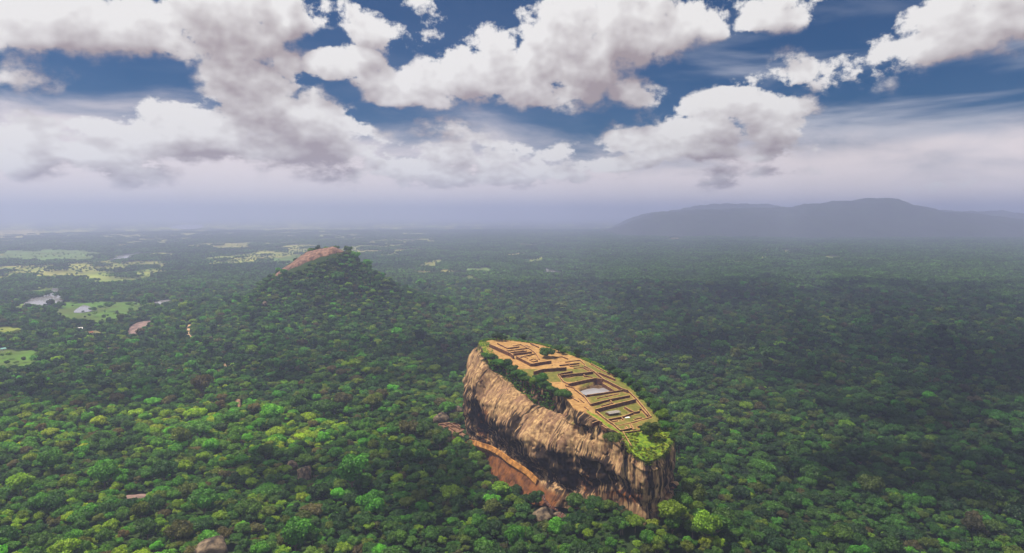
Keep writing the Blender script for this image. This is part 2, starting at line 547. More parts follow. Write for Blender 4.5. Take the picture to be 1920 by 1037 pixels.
RIM_POLY = RIM[::5, :2]; FOOT_POLY = FOOT[::5, :2]

# ------------------------------------------------------------------ terrain
PID_X = [-1250, -1000, -905, -860, -821, -760, -700, -660, -625, -594, -550, -500, -461, -372, -290, -200, -80]
PID_H = [0, 14, 28, 58, 98, 140, 170, 189, 201, 202, 180, 148, 122, 66, 38, 16, 0]
SPINE = [tuple(NEAR + AX * 10 + WEST * 18), tuple(FAR)]
def terrain(x, y, detail=True):
    x = np.atleast_1d(np.asarray(x, float)); y = np.atleast_1d(np.asarray(y, float))
    r = np.hypot(x, y)
    h = 5.0 * fbm2(x, y, 420, 4)
    d = segdist(x, y, SPINE)
    h = h - 20.0 + 9.0 * np.exp(-(d / 130.0) ** 2)
    h = h + 49.0 * np.exp(-(np.hypot(x - 138, y - 642) / 80.0) ** 2)
    # the hill beyond
    xs = x + 594 + (y - 2300) * .26 - 594
    prof = np.interp(xs, PID_X, PID_H)
    dyy = y - 2300
    g = np.where(dyy < 0, np.exp(-(np.abs(dyy) / 250.0) ** 1.7), np.exp(-(np.abs(dyy) / 330.0) ** 2))
    h = h + prof * 1.11 * g * (1 + .10 * fbm2(x, y, 130, 3, seed=5))
    # broad swell of the plain to the right, and low ridges far off
    h = h + 26 * sstep(x, 300, 2600) * sstep(r, 900, 2600) * (0.5 + fbm2(x, y, 1500, 3, seed=9))
    h = h + 18 * sstep(r, 6000, 12000) * (fbm2(x, y, 2600, 3, seed=11))
    return h

def on_ground(px, py, up=0.0):
    z = 10.0
    for _ in range(10):
        p = at_z(px, py, z); z = .5 * z + .5 * (float(terrain(p[0], p[1])[0]) + up)
    return at_z(px, py, z)

def gpoly(pts): return [on_ground(*q)[:2] for q in pts]

# clearings of the plain (picture columns and rows)
FIELDS = [  # outline, colour
    ([(110, 568), (255, 566), (270, 580), (230, 604), (150, 608), (80, 594)], (.085, .20, .03)),
    ([(-40, 656), (20, 658), (64, 668), (86, 680), (55, 697), (-40, 704)], (.085, .21, .025)),
    ([(-40, 612), (30, 614), (60, 620), (45, 632), (-40, 640)], (.19, .23, .05)),
    ([(0, 573), (45, 570), (105, 577), (60, 583), (0, 584)], (.16, .25, .06)),
    ([(0, 470), (120, 466), (205, 476), (170, 490), (60, 492), (0, 486)], (.13, .22, .07)),
    ([(500, 484), (560, 478), (580, 486), (540, 500), (500, 503)], (.10, .19, .04)),
    ([(340, 458), (460, 456), (480, 466), (400, 468), (340, 464)], (.30, .30, .10)),
    ([(-30, 432), (60, 430), (110, 437), (30, 447), (-30, 450)], (.38, .34, .14)),
    ([(170, 441), (270, 439), (270, 446), (180, 448)], (.32, .32, .12)),
    ([(0, 502), (35, 500), (38, 512), (0, 514)], (.16, .24, .07)),
    ([(240, 490), (330, 490), (340, 498), (260, 500)], (.24, .26, .09)),
    ([(870, 505), (915, 502), (930, 509), (885, 513)], (.14, .24, .07)),
    ([(1290, 437), (1365, 437), (1365, 442), (1290, 443)], (.30, .32, .12)),
    ([(1250, 442), (1300, 441), (1305, 446), (1260, 448)], (.42, .28, .18)),
    ([(1195, 512), (1255, 514), (1240, 522), (1200, 520)], (.34, .25, .13)),
    ([(150, 622), (190, 618), (215, 630), (170, 640)], (.18, .17, .07)),
    ([(60, 535), (110, 537), (100, 560), (62, 552)], (.16, .24, .06)),
]
WATERS = [
    [(206, 489), (222, 480), (245, 476), (262, 474), (256, 480), (262, 486), (240, 487), (225, 492)],
    [(44, 574), (60, 560), (88, 552), (100, 540), (110, 543), (104, 553), (120, 558), (114, 570), (86, 576), (62, 578)],
    [(138, 586), (156, 573), (172, 578), (168, 585)],
    [(284, 572), (296, 567), (318, 564), (326, 570), (310, 576), (298, 580)],
    [(1008, 505), (1022, 502), (1045, 509), (1050, 515), (1025, 513)],
    [(318, 427), (335, 423), (378, 422), (376, 428), (345, 430)],
]
FIELDS_W = [(gpoly(p), c) for p, c in FIELDS]
WATERS_W = [gpoly(p) for p in WATERS]
CLEAR_SPOTS = []          # (x, y, radius) kept free of trees

def ragged(x, y):
    r = np.hypot(x, y)
    return x + r * .016 * fbm2(x, y, 95, 3, .6, seed=61), y + r * .05 * fbm2(x, y, 120, 3, .6, seed=63)

def field_noise(x, y):
    """far mosaic of fields, mostly to the left and in the middle distance"""
    r = np.hypot(x, y); a = np.arctan2(x, y)
    n = fbm2(x, y * .55, 900, 4, .55, seed=21)
    w = sstep(r, 2900, 5200) * (.15 + .85 * sstep(-a, -.12, .25))
    n = .7 * n + .75 * fbm2(x, y * .5, 300, 3, .6, seed=23)
    return sstep(n + .30 * w - .23, .02, .20) * (w > .05)

# terrain mesh: rings round the camera, a picture row apart
rad = [0.5, 60, 140, 220, 300]
while rad[-1] < 45000:
    rad.append(rad[-1] + max(5.0, rad[-1] ** 2 / (H * 690) * .85))
rad = np.array(rad)
azs = np.concatenate([np.arange(-180, -50, 3.0), np.arange(-50, 50, .14), np.arange(50, 180, 3.0)])
azs = np.radians(azs)
NR, NA = len(rad), len(azs)
gx = (rad[:, None] * np.sin(azs)[None, :]).ravel(); gy = (rad[:, None] * np.cos(azs)[None, :]).ravel()
gz = terrain(gx, gy)
gz = np.where(np.hypot(gx, gy) < 1, terrain(0, 0)[0], gz)
ii, jj = np.meshgrid(np.arange(NR - 1), np.arange(NA), indexing='ij')
j2 = (jj + 1) % NA
gf = np.stack([ii * NA + jj, ii * NA + j2, (ii + 1) * NA + j2, (ii + 1) * NA + jj], -1).reshape(-1, 4)[:, ::-1]
g_me = mesh_np('ground', np.stack([gx, gy, gz], 1), gf, True)
gcol = np.zeros((len(gx), 3)); fld = np.zeros(len(gx))
n1 = fbm2(gx, gy, 160, 4, seed=31)[:, None]
gcol[:] = (.030, .050, .018); gcol += n1 * np.array([.020, .024, .008])
fn = field_noise(gx, gy)[:, None]
n2 = (.5 + fbm2(gx, gy, 500, 3, seed=33))[:, None]
gcol = gcol * (1 - fn) + fn * (np.array([.16, .27, .05]) * (1 - n2) + np.array([.42, .38, .13]) * n2)
rgx, rgy = ragged(gx, gy)
for p, c in FIELDS_W:
    w = inpoly(rgx, rgy, p)
    gcol[w] = np.array(c) * (1 + .25 * fbm2(gx[w], gy[w], 40, 3, seed=2)[:, None])
    fld[w] = 1
mott = np.clip(.5 + 1.6 * fbm2(gx, gy * .6, 170, 4, .6, seed=71), 0, 1)[:, None]
open_ = np.maximum(fn[:, 0], fld)[:, None]
gcol = gcol * (1 - open_ * .75 * mott) + open_ * .75 * mott * np.array([.085, .085, .040])
gcol = np.clip(gcol, .004, 1)
vattr(g_me, 'earth', gcol, 'FLOAT_COLOR')
T = mat('ground')
ge = T.n('ShaderNodeNewGeometry')
c = T.mix(1.0, T.attr('earth')[0], T.mix(T.noise(ge.outputs['Position'], .035, 7, .65), (.55, .55, .55), (1.5, 1.5, 1.4)), 'MULTIPLY')
d_ = T.n('ShaderNodeBsdfDiffuse'); T.put(d_.inputs[0], c); T.t.links.new(d_.outputs[0], T.out.inputs[0])
tag(link('ground', g_me, T.m_), 'forest floor and open plain reaching to the hazy horizon', kind='structure')

for k, p in enumerate(WATERS_W):
    # smooth shoreline, laid just above the ground beneath it
    P2 = np.array(p); n_ = len(P2)
    ts = np.linspace(0, n_, n_ * 8, endpoint=False)
    Q = catmull(P2, ts, closed=True)
    z = terrain(Q[:, 0], Q[:, 1]).max() + .6
    bm = bmesh.new()
    vs = [bm.verts.new((q[0], q[1], z)) for q in Q]; bm.faces.new(vs)
    bmesh.ops.triangulate(bm, faces=bm.faces[:])
    me = bpy.data.meshes.new('water'); bm.to_mesh(me); bm.free()
    o = link('lake', me, M['water'])
    tag(o, ['pale winding river beyond the bushy plain', 'pale lake beside the village clearing', 'small pale pond in the green field',
            'pale pond among the trees left of the hill', 'small pale pond in the middle of the plain', 'far pale lake near the horizon'][k], kind='structure')
# ------------------------------------------------------------------ far mountains
def ridge(name, prof, dist, depth, label, seed):
    xs = np.linspace(prof[0][0], prof[-1][0], 420)
    ys = np.interp(xs, [p[0] for p in prof], [p[1] for p in prof])
    ys = ys - 11.0 * fbm2(xs, xs * 0, 55, 5, .62, seed + 7) * np.clip((446 - ys) / 40, 0, 1)
    ts = np.linspace(-1, 1, 41)
    V = []
    for t in ts:
        for px, py in zip(xs, ys):
            D = dist + t * depth
            top = at_z(px, py, 0) if False else None
            zz = H + (HOR - py) / FPX * dist
            x = (px - 960) / FPX * dist
            V.append((x, D, zz * (.5 + .5 * math.cos(math.pi * t)) ** .8 - 12 * abs(t)))
    V = np.array(V)
    n = fbm2(V[:, 0], V[:, 1], 900, 5, .55, seed)
    V[:, 2] = V[:, 2] * (1 + .35 * n * np.repeat(1 - np.exp(-(np.abs(ts) * 6) ** 2), len(xs))) + 26 * fbm2(V[:, 0], V[:, 1], 260, 4, .55, seed + 3) * np.clip(V[:, 2] / 200, 0, 1) - 8
    a = np.arange(len(xs) - 1); F = []
    for i in range(len(ts) - 1):
        F.append(np.stack([i * len(xs) + a, i * len(xs) + a + 1, (i + 1) * len(xs) + a + 1, (i + 1) * len(xs) + a], 1))
    me = mesh_np(name, V, np.concatenate(F), True)
    o = link(name, me, M['hill'])
    tag(o, label, kind='structure')
M['hill'] = simple('far_forest', (.016, .026, .012), 1.0, .4, .004)
ridge('mountain', [(1060, 450), (1130, 436), (1180, 420), (1215, 406), (1240, 398), (1330, 393), (1440, 389), (1490, 388), (1530, 384), (1560, 378), (1592, 380), (1612, 375), (1650, 371),
                   (1690, 382), (1712, 383), (1742, 397), (1800, 400), (1850, 408), (1920, 411), (2100, 418), (2300, 440)], 11500, 2600, 'long blue mountain ridge on the right horizon', 1)
ridge('mountain', [(1120, 440), (1180, 410), (1215, 397), (1250, 393), (1330, 382), (1400, 380), (1460, 386), (1560, 391), (1700, 396), (1850, 396), (2000, 402)], 14200, 1000, 'fainter second ridge behind the mountain', 4)

# ------------------------------------------------------------------ the great rock: mesh
prof_u = np.linspace(0, 7, NM)
V3 = np.stack([catmull(RG[i], prof_u) for i in range(NP)])        # (NP, NM, 3)
bandU = np.broadcast_to(prof_u, (NP, NM))
arcU = np.broadcast_to(arc[:, None], (NP, NM))
# displacement along the surface normal: lobes, upright flutes, ledges
dA = np.roll(V3, -1, 0) - np.roll(V3, 1, 0); dB = np.gradient(V3, axis=1)
Nn = np.cross(dA, dB); Nn /= np.linalg.norm(Nn, axis=2)[..., None] + 1e-9
cen = V3.reshape(-1, 3).mean(0)
out = V3 - np.array([cen[0], cen[1], 0]); out[..., 2] = 0
if (Nn * out).sum() < 0: Nn = -Nn
fl = V3.reshape(-1, 3)
NW = ((fl[:, :2] - NEAR) @ AX)
big = fbm(fl / 38, 3)
flute = fbm(np.stack([fl[:, 0] / 7, fl[:, 1] / 7, fl[:, 2] / 42], 1), 4)
fine = fbm(fl / 4.5, 4)
strata = fbm(np.stack([fl[:, 0] / 60, fl[:, 1] / 60, (fl[:, 2] - .18 * NW) / 3.2], 1), 3)
lump = fbm(fl / 17 + 5.5, 3)
slab = np.interp(bandU.ravel(), [0, 1.6, 2.1, 3.4, 4.2, 7], [1, 1, .3, .3, 1, 1])
ridg = 1 - 2.2 * np.abs(fbm(np.stack([fl[:, 0] / 26, fl[:, 1] / 26, fl[:, 2] / 40 + 3], 1), 3))
ridg2 = 1 - 2.2 * np.abs(fbm(np.stack([fl[:, 0] / 9, fl[:, 1] / 9, (fl[:, 2] - .25 * NW) / 11], 1), 3))
step = fbm(np.stack([fl[:, 0] / 70, fl[:, 1] / 70, (fl[:, 2] + .22 * NW) / 15], 1), 2)
low = 1 - .85 * sstep(bandU.ravel(), 5.75, 6.1)
near_end = sstep(arcU.ravel(), cum[11] - 5, cum[12])
smooth = np.clip(slab - .35 * near_end, .25, 1)
belly = np.interp(bandU.ravel(), [0, 1.4, 2.4, 3.6, 4.6, 7], [0, 0, 1, 1, 0, 0]) * (1 - near_end)
big2 = fbm(np.stack([fl[:, 0] / 52, fl[:, 1] / 52, fl[:, 2] / 90 + 2], 1), 2)
disp = 6.0 * big + 11.0 * belly * big2 + (3.6 * smooth + .8) * lump + 1.1 * smooth * flute + .3 * fine + .35 * strata + 2.2 * smooth * ridg + .55 * smooth * ridg2 + 2.0 * np.tanh(step * 7) * sstep(bandU.ravel(), 1.2, 2.2) * smooth - 2.0
disp *= low
tower = sstep(arcU.ravel(), cum[7] + 3, cum[7] + 6) * (1 - sstep(arcU.ravel(), cum[9] + 1, cum[9] + 4)) * sstep(bandU.ravel(), .02, .12) * (1 - sstep(bandU.ravel(), .95, 1.15))
disp += 5.5 * tower
crack = np.abs(fbm(np.stack([fl[:, 0] / 16, fl[:, 1] / 16, fl[:, 2] / 46 + 9], 1), 3))
disp -= 1.8 * np.exp(-(crack / .035) ** 2)
fade = sstep(bandU, 0, .5).ravel()
V3 = V3 + Nn * (disp * fade).reshape(NP, NM, 1)
# the top: rings from the rim inwards to a spine
KT = 62
rim_s = along(RIM); spine_s = np.clip(rim_s, 45, AXL - 40)
half = np.array([across(RIM[np.abs(rim_s - s_) < 12]).mean() if (np.abs(rim_s - s_) < 12).any() else 0 for s_ in spine_s])
SP = NEAR + spine_s[:, None] * AX + half[:, None] * WEST
tk = np.linspace(0, 1, KT + 1)[1:]
TOPV = []
for t in tk:
    xy = RIM[:, :2] * (1 - t) + SP * t
    TOPV.append(np.concatenate([xy, zp(xy)[:, None]], 1))
TOPV = np.array(TOPV)                        # (KT, NP, 3)

# brick walls of the summit: picture outline of the wall head, height
WALLS = [
    ([(917.8, 644.5), (938, 653), (958, 662), (963, 666)], 4.5, 'long tall brick retaining wall below the palace terrace, far left summit'),
    ([(933, 642.5), (951.6, 652.3), (973.7, 649)], 1.8, 'bent low brick wall around the crowded sandy palace court'),
    ([(950, 657), (992, 651.7)], 1.6, 'straight low brick wall just in front of the crowded court'),
    ([(954, 660), (988, 657)], 1.6, 'second straight low brick wall in front of the crowded court'),
    ([(957, 663.4), (975, 661.4), (997, 659)], 2.6, 'brick wall closing the palace terrace towards the small square pit'),
    ([(968.5, 667.3), (996, 681.6), (1033.6, 675.8)], 3.6, 'tall angled brick retaining wall holding the sandy pit court'),
    ([(973.7, 669.2), (1005, 662)], 1.4, 'low brick wall along the far side of the pit court'),
    ([(993, 674), (1001, 671.8), (1007.6, 675), (1000, 677.7), (993, 674)], 1.2, 'small square brick curb around the pit'),
    ([(976, 644.5), (997, 655.6), (1006, 663), (1011, 672.5)], 1.3, 'long low wall running past the round tree on the palace side'),
    ([(994.6, 642.6), (1010, 650)], 1.8, 'short brick wall at the far right corner of the palace'),
    ([(1036, 669), (1054.5, 668), (1065, 672)], 1.4, 'low curved brick wall right of the big round tree'),
    ([(1049, 684), (1086, 680)], 1.8, 'brick wall between the sandy walk and the upper lawns'),
    ([(1060, 678), (1088, 674.5), (1096, 682)], 1.2, 'low brick edge on the far side of the upper lawns'),
    ([(1001, 696), (1018, 691.5), (1040, 690), (1062, 688)], 4.0, 'broad reddish retaining wall below the sandy walk'),
    ([(1047, 700.5), (1073, 695.3)], 2.4, 'short brick wall of the narrow sunken chamber'),
    ([(1051, 703), (1093.5, 698.5), (1112, 696)], 3.2, 'long brick retaining wall above the lawn behind the pool'),
    ([(1093.5, 688), (1114, 696), (1130, 701)], 1.6, 'slanting brick wall beside the right hand upper lawn'),
    ([(1093, 699), (1096, 704), (1111, 706)], 1.6, 'short bent brick wall on the lawn behind the pool'),
    ([(1047, 700.5), (1056, 714), (1066, 719)], 1.4, 'slanting brick wall left of the lawn behind the pool'),
    ([(1096, 685), (1113, 694.3), (1130, 708.6)], 2.2, 'long brick wall climbing along the right side of the upper lawns'),
    ([(1130, 708.6), (1150, 719), (1167.6, 728), (1177, 731)], 3.2, 'dark brick wall along the right side of the pool'),
    ([(1124.6, 698), (1153, 710)], 2.6, 'dark trench wall near the right rim above the pool'),
    ([(1107.7, 681), (1130, 693), (1152, 704.7)], 1.2, 'thin brick edge along the grassy right rim'),
    ([(1066, 719), (1092, 713), (1118, 708), (1130, 710.6)], 3.6, 'high brick wall at the back of the pool'),
    ([(1130, 717.8), (1150.7, 730.8)], 2.0, 'sandy topped brick wall at the right bank of the pool'),
    ([(1101, 740), (1131, 736), (1165, 730.8), (1174, 729)], 2.2, 'brick dam wall along the front of the pool'),
    ([(1076.5, 728), (1096, 742.5), (1107.7, 758)], 1.4, 'slanting brick stair wall at the left of the pool'),
    ([(1107.7, 756.8), (1144, 747.7), (1180.6, 740.5)], 2.4, 'first long terrace wall in front of the pool'),
    ([(1117, 766.6), (1154.6, 756.8), (1192, 747.7)], 3.6, 'second and taller long terrace wall in front of the pool'),
    ([(1176.7, 730.8), (1193.6, 746.4), (1206.7, 762), (1221, 780)], 1.6, 'sandy edged wall down the right rim of the lower terraces'),
    ([(1171.5, 762), (1189.7, 772.4), (1199, 770)], 2.0, 'slanting brick wall right of the long grey shelter'),
    ([(1199, 766), (1204, 766), (1214.5, 777.6)], 2.0, 'dark brick wall by the right corner of the lower lawn'),
    ([(1140, 785.5), (1165, 781), (1187, 773)], 2.0, 'brick terrace wall just below the long grey shelter'),
    ([(1160, 797), (1183, 792), (1221, 781)], .7, 'low sandy curb across the lowest lawn'),
    ([(1118, 770), (1134, 783), (1150.7, 794.6), (1163.7, 806)], 1.6, 'sandy stair wall down the left edge of the lower terraces'),
    ([(1183, 794.6), (1188, 805)], 1.2, 'short cross wall on the lowest lawn'),
    ([(1163.7, 806), (1184.5, 801.7)], 1.6, 'brick step wall at the foot of the lowest lawn'),
    ([(1170, 810), (1201, 806)], 1.2, 'last brick step wall above the grassy tip'),
    ([(1110, 793), (1123, 788), (1128.5, 790.7)], 1.2, 'small brick corner on the shoulder behind the bare rock tower'),
    ([(1196, 798.5), (1214.5, 794.6), (1225, 796)], 1.8, 'broken brick wall by the bushes of the right corner'),
    ([(1214, 800), (1235, 797)], 1.0, 'low reddish wall between the right corner bushes'),
    ([(1168, 808), (1176, 822), (1184, 836)], 1.0, 'narrow stair wall dropping towards the grassy tip'),
    ([(1060, 722), (1078, 727)], 1.2, 'short brick wall on the sandy shoulder left of the pool'),
    ([(1071, 744), (1085, 752)], 1.0, 'low brick step on the sandy west shoulder below the pool'),
    ([(1085, 746), (1095, 754)], 1.0, 'low brick step beside the stair wall left of the pool'),
]
WALLS += [
    ([(940, 646), (948, 650)], 1.0, 'tiny cross wall in the left part of the crowded court'),
    ([(962, 648), (975, 645.5)], 1.0, 'tiny low wall at the back of the crowded court'),
    ([(985, 647), (995, 650)], 1.0, 'tiny low wall right of the crowded court'),
    ([(963, 656), (968, 659)], 1.0, 'tiny cross wall between the two straight palace walls'),
    ([(978, 654.5), (983, 657)], 1.0, 'second tiny cross wall between the two straight palace walls'),
    ([(982, 668), (990, 671)], 1.0, 'tiny cross wall inside the pit court'),
    ([(1066, 683), (1070, 686.5), (1086, 684.5)], 1.1, 'small brick corner on the upper lawns'),
    ([(1076, 690), (1092, 688)], 1.1, 'low brick terrace edge on the upper lawns'),
    ([(1098, 691), (1108, 696.5)], 1.1, 'low slanting brick edge on the right hand upper lawn'),
    ([(1062, 706), (1078, 704)], 1.1, 'low brick edge inside the lawn behind the pool'),
    ([(1120, 745.5), (1140, 741.5), (1160, 737.5)], 1.0, 'thin low brick edge on the first grass strip before the pool'),
    ([(1144, 748.5), (1147, 753)], 1.6, 'little brick stair in the middle of the first long terrace wall'),
    ([(1128, 760), (1150, 754.5)], 1.0, 'thin low brick edge on the second grass strip before the pool'),
    ([(1165, 781), (1168, 785)], 1.4, 'little brick stair below the long grey shelter'),
    ([(1146, 790), (1158, 787.5)], 1.0, 'thin low brick edge on the lawn left of the white sheets'),
    ([(1190, 785), (1203, 782)], 1.0, 'thin low brick edge on the lawn right of the white sheets'),
    ([(1174, 799), (1177, 803)], 1.0, 'tiny cross wall at the foot of the lowest lawn'),
    ([(1062, 727), (1070, 733)], 1.0, 'tiny step wall on the sandy shoulder below the spreading bush'),
    ([(1096, 762), (1104, 768)], 1.0, 'tiny step wall at the top of the bare rock tower'),
    ([(1128, 797), (1138, 803)], 1.0, 'tiny step wall on the shoulder right of the rock tower'),
]
WALLS = [(p, h * 1.15, l) for p, h, l in WALLS]
WALL_W = [([on_top(x, y, h) for x, y in p], h, l) for p, h, l in WALLS]
BASIN = [on_top(x, y)[:2] for x, y in [(1084, 729), (1120, 713), (1128, 716), (1150, 734), (1131, 740), (1099, 744)]]

tf = TOPV.reshape(-1, 3)
edge = np.repeat(1 - tk, NP)
bas = inpoly(tf[:, 0], tf[:, 1], BASIN)
tf[:, 2] += .8 * fbm2(tf[:, 0], tf[:, 1], 14, 3)
tf[:, 2] -= bas * 4.0
dw = np.full(len(tf), 1e9)
for p, h, l in WALL_W: dw = np.minimum(dw, segdist(tf[:, 0], tf[:, 1], p))
s_t = along(tf); v_t = across(tf)
TP = to_px(tf)
gr = np.clip(1.05 - 1.1 * sstep(-dw, -2.4, -.9) + .9 * fbm2(tf[:, 0], tf[:, 1], 16, 4, seed=3), 0, 1)
gr *= 1 - .82 * sstep(s_t, .62 * AXL, .72 * AXL)                         # the palace end is bare sand
sandy = sstep(-(TP[0] - (1085 + (TP[1] - 720) * .62)), -10, 10) * (TP[1] > 716) * (TP[1] < 800)     # trodden west shoulder
sandy = np.maximum(sandy, ((TP[1] > 678) & (TP[1] < 692) & (TP[0] < 1075)) * .9)                    # sandy walk
gr *= 1 - .85 * sandy
rim_green = sstep(np.repeat(1 - tk, NP), .80, .92) * ((s_t > .75 * AXL) | (TP[0] > 1100) | (s_t < 45))
rim_green = np.maximum(rim_green, sstep(-s_t, -.17 * AXL, -.11 * AXL) * (TP[1] > 806) * (TP[0] > 1170))
gr = np.maximum(gr, rim_green * (.8 + .6 * fbm2(tf[:, 0], tf[:, 1], 9, 3, seed=8)))
gr = np.clip(gr, 0, 1); gr[bas] = 0
lush = np.maximum(rim_green, 0)
verts = np.concatenate([TOPV[::-1].reshape(-1, 3), V3.transpose(1, 0, 2).reshape(-1, 3)])
nrows = KT + NM
a, b = np.meshgrid(np.arange(nrows - 1), np.arange(NP), indexing='ij'); b2 = (b + 1) % NP
rf = np.stack([a * NP + b, a * NP + b2, (a + 1) * NP + b2, (a + 1) * NP + b], -1).reshape(-1, 4)
rock_me = mesh_np('rock_body', verts, rf[:, ::-1], True)
def rows(top, side): return np.concatenate([top.reshape(KT, NP)[::-1].ravel(), side.reshape(NP, NM).T.ravel()])
# --- stains and colours of the stone, with gutter and overhang shade painted in
px_, py_ = to_px(V3.reshape(-1, 3))
fl = V3.reshape(-1, 3); A_ = arcU.ravel(); B_ = bandU.ravel()
U_ = np.where(A_ < cum[11], (AXL - NW) + 0.0, A_ - cum[11] + (AXL - along(ST[11, 0])))
st1 = fbm(np.stack([U_ / 5.0, fl[:, 2] / 60, np.zeros_like(A_)], 1), 4, .6)
st2 = fbm(np.stack([U_ / 2.2, fl[:, 2] / 36, np.full_like(A_, 5.0)], 1), 3, .6)
st3 = fbm(np.stack([U_ / 16, fl[:, 2] / 30, np.full_like(A_, 9.0)], 1), 4)
def blob(cx, cy, rx, ry): return np.exp(-((px_ - cx) / rx) ** 2 - ((py_ - cy) / ry) ** 2)
wface = sstep(A_, 0, 20) * (A_ < cum[12])
bias = np.interp(B_, [0, .15, .9, 1.5, 2.0, 3.0, 3.7, 4.2, 5.0, 5.9, 6.2, 7.0], [.2, .6, .6, .0, -.62, -.58, -.3, .55, .48, .16, -.6, -.7])  # blackens gutter and underside: stains mixed with painted shade
bias = np.where(A_ > cum[12], np.interp(B_, [0, 1, 3, 4.5, 5, 6, 7], [0, -.08, .02, .10, .18, -.1, .05]), bias)
# long black water stains down the face, some patches painting overhang shade
bias += 1.6 * (.75 * blob(966, 800, 11, 42) + .5 * blob(935, 790, 14, 22) + .55 * blob(1040, 858, 30, 16) + .6 * blob(1110, 862, 16, 22) + .5 * blob(1137, 868, 7, 40) + .35 * blob(1075, 885, 40, 22) + .45 * blob(890, 790, 6, 40) + .3 * blob(1180, 900, 10, 30))
bias += .75 * sstep(B_, 5.6, 6.4) * (A_ > cum[7]) * (A_ < cum[12])
bias -= .35 * blob(1020, 822, 55, 22) + .3 * blob(940, 745, 40, 18) + .3 * blob(1160, 890, 8, 30) + .25 * blob(1100, 790, 18, 16)
diag = fbm(np.stack([fl[:, 0] / 40, fl[:, 1] / 40, (fl[:, 2] - .16 * NW) / 2.6], 1), 3)
in_d = sstep(B_, 4.4, 4.9) * (1 - sstep(B_, 5.8, 6.0)) * (A_ < cum[9])
st1 = st1 * (1 - .7 * in_d) + in_d * diag * .8
black = sstep(2.6 * st1 + 1.7 * st2 + 1.2 * st3 + bias, .06, .28)
orange = sstep(B_, 3.3, 4.4) * sstep(st3 + .6 * st1 + .9 * blob(905, 790, 12, 30) + .9 * blob(1165, 930, 40, 12) + .6 * blob(1095, 905, 20, 20), .08, .45)
foot = sstep(B_, 5.85, 6.3)
stain_shade = rows(np.zeros(len(tf)), black)
vattr(rock_me, 'black', rows(.7 * bas, np.clip(black * (1 - .35 * foot), 0, 1)))
vattr(rock_me, 'orange', rows(np.zeros(len(tf)), np.clip(np.maximum(orange * (1 - .5 * foot), .92 * foot * (A_ < cum[7] + 6 * st3)), 0, 1)))
vattr(rock_me, 'crown', rows(1.0 - bas, 1 - sstep(B_ + .12 * st2, .02, .16)))
side_gr = (1 - sstep(B_ + .5 * st2, .1, .75)) * (px_ > 1172) * (py_ > 806) + .9 * (1 - sstep(B_ + .3 * st3, .3, 1.0)) * (A_ < 30)
side_gr = side_gr + (A_ > cum[14]) * (1 - sstep(B_ + .5 * st3, .2, 1.6)) * .8
gut = np.exp(-((B_ - 1.15) / .35) ** 2) * sstep(st3, .0, .25) * (A_ < cum[11]) * .8
vattr(rock_me, 'grass', rows(gr, np.clip(side_gr + gut, 0, 1)))
vattr(rock_me, 'lush', rows(lush, np.clip(side_gr, 0, 1)))
vattr(rock_me, 'arc', rows(np.zeros(len(tf)), U_))

T = mat('rock_face')
ge = T.n('ShaderNodeNewGeometry'); pos = ge.outputs['Position']
px3 = T.sep(pos)
sv = T.comb(T.m('MULTIPLY', px3[0], .26), T.m('MULTIPLY', px3[1], .26), T.m('MULTIPLY', px3[2], .04))
ns = T.noise(sv, 1.0, 6, .65)
nl = T.noise(pos, .05, 5, .6)
stone = T.mix(T.mr(ns, .3, .72), (.13, .072, .040), (.55, .365, .18))
streak = T.noise(T.comb(T.m('MULTIPLY', T.attr('arc')[2], .17), T.m('MULTIPLY', px3[2], .035), 0.0), 1.0, 5, .62, .4)
stone = T.mix(T.mr(streak, .48, .64, 0, .75), stone, (.13, .068, .045))
stone = T.mix(T.mr(nl, .45, .7, 0, .45), stone, (.25, .145, .10))
stone = T.mix(T.attr('orange')[2], stone, T.mix(T.mr(T.noise(pos, .07, 6, .6), .36, .66), (.075, .028, .016), (.24, .088, .024)))
stone = T.mix(T.m('MULTIPLY', T.attr('black')[2], T.mr(ns, .15, .55, 1.0, .93)), stone, (.013, .010, .010))
earth = T.mix(T.mr(T.noise(pos, .18, 6, .65), .35, .65), (.29, .15, .058), (.46, .27, .11))
grass = T.mix(T.mr(T.noise(pos, .22, 6, .65), .3, .7), (.085, .095, .018), (.18, .165, .04))
grass = T.mix(T.attr('lush')[2], grass, T.mix(T.mr(T.noise(pos, .3, 5, .6), .35, .65), (.055, .125, .012), (.19, .27, .02)))
base = T.mix(T.attr('crown')[2], stone, earth)
base = T.mix(T.attr('grass')[2], base, grass)
p = T.n('ShaderNodeBsdfPrincipled'); T.put(p.inputs['Base Color'], base); p.inputs['Roughness'].default_value = .92
p.inputs['Specular IOR Level'].default_value = .04
b_ = T.n('ShaderNodeBump'); b_.inputs['Strength'].default_value = .4; b_.inputs['Distance'].default_value = 1.2
T.put(b_.inputs['Height'], T.m('ADD', ns, T.noise(pos, .5, 6, .65))); T.put(p.inputs['Normal'], b_.outputs[0])
T.t.links.new(p.outputs[0], T.out.inputs[0])
rock = thing('rock_outcrop', 'giant flat topped rock fortress with stained cliffs rising from the forest', 'rock', (float(NEAR[0]), float(NEAR[1]), 24.0))
bo = link('rock_body', rock_me, T.m_, rock); bo.location = (-rock.location.x, -rock.location.y, -24.0)

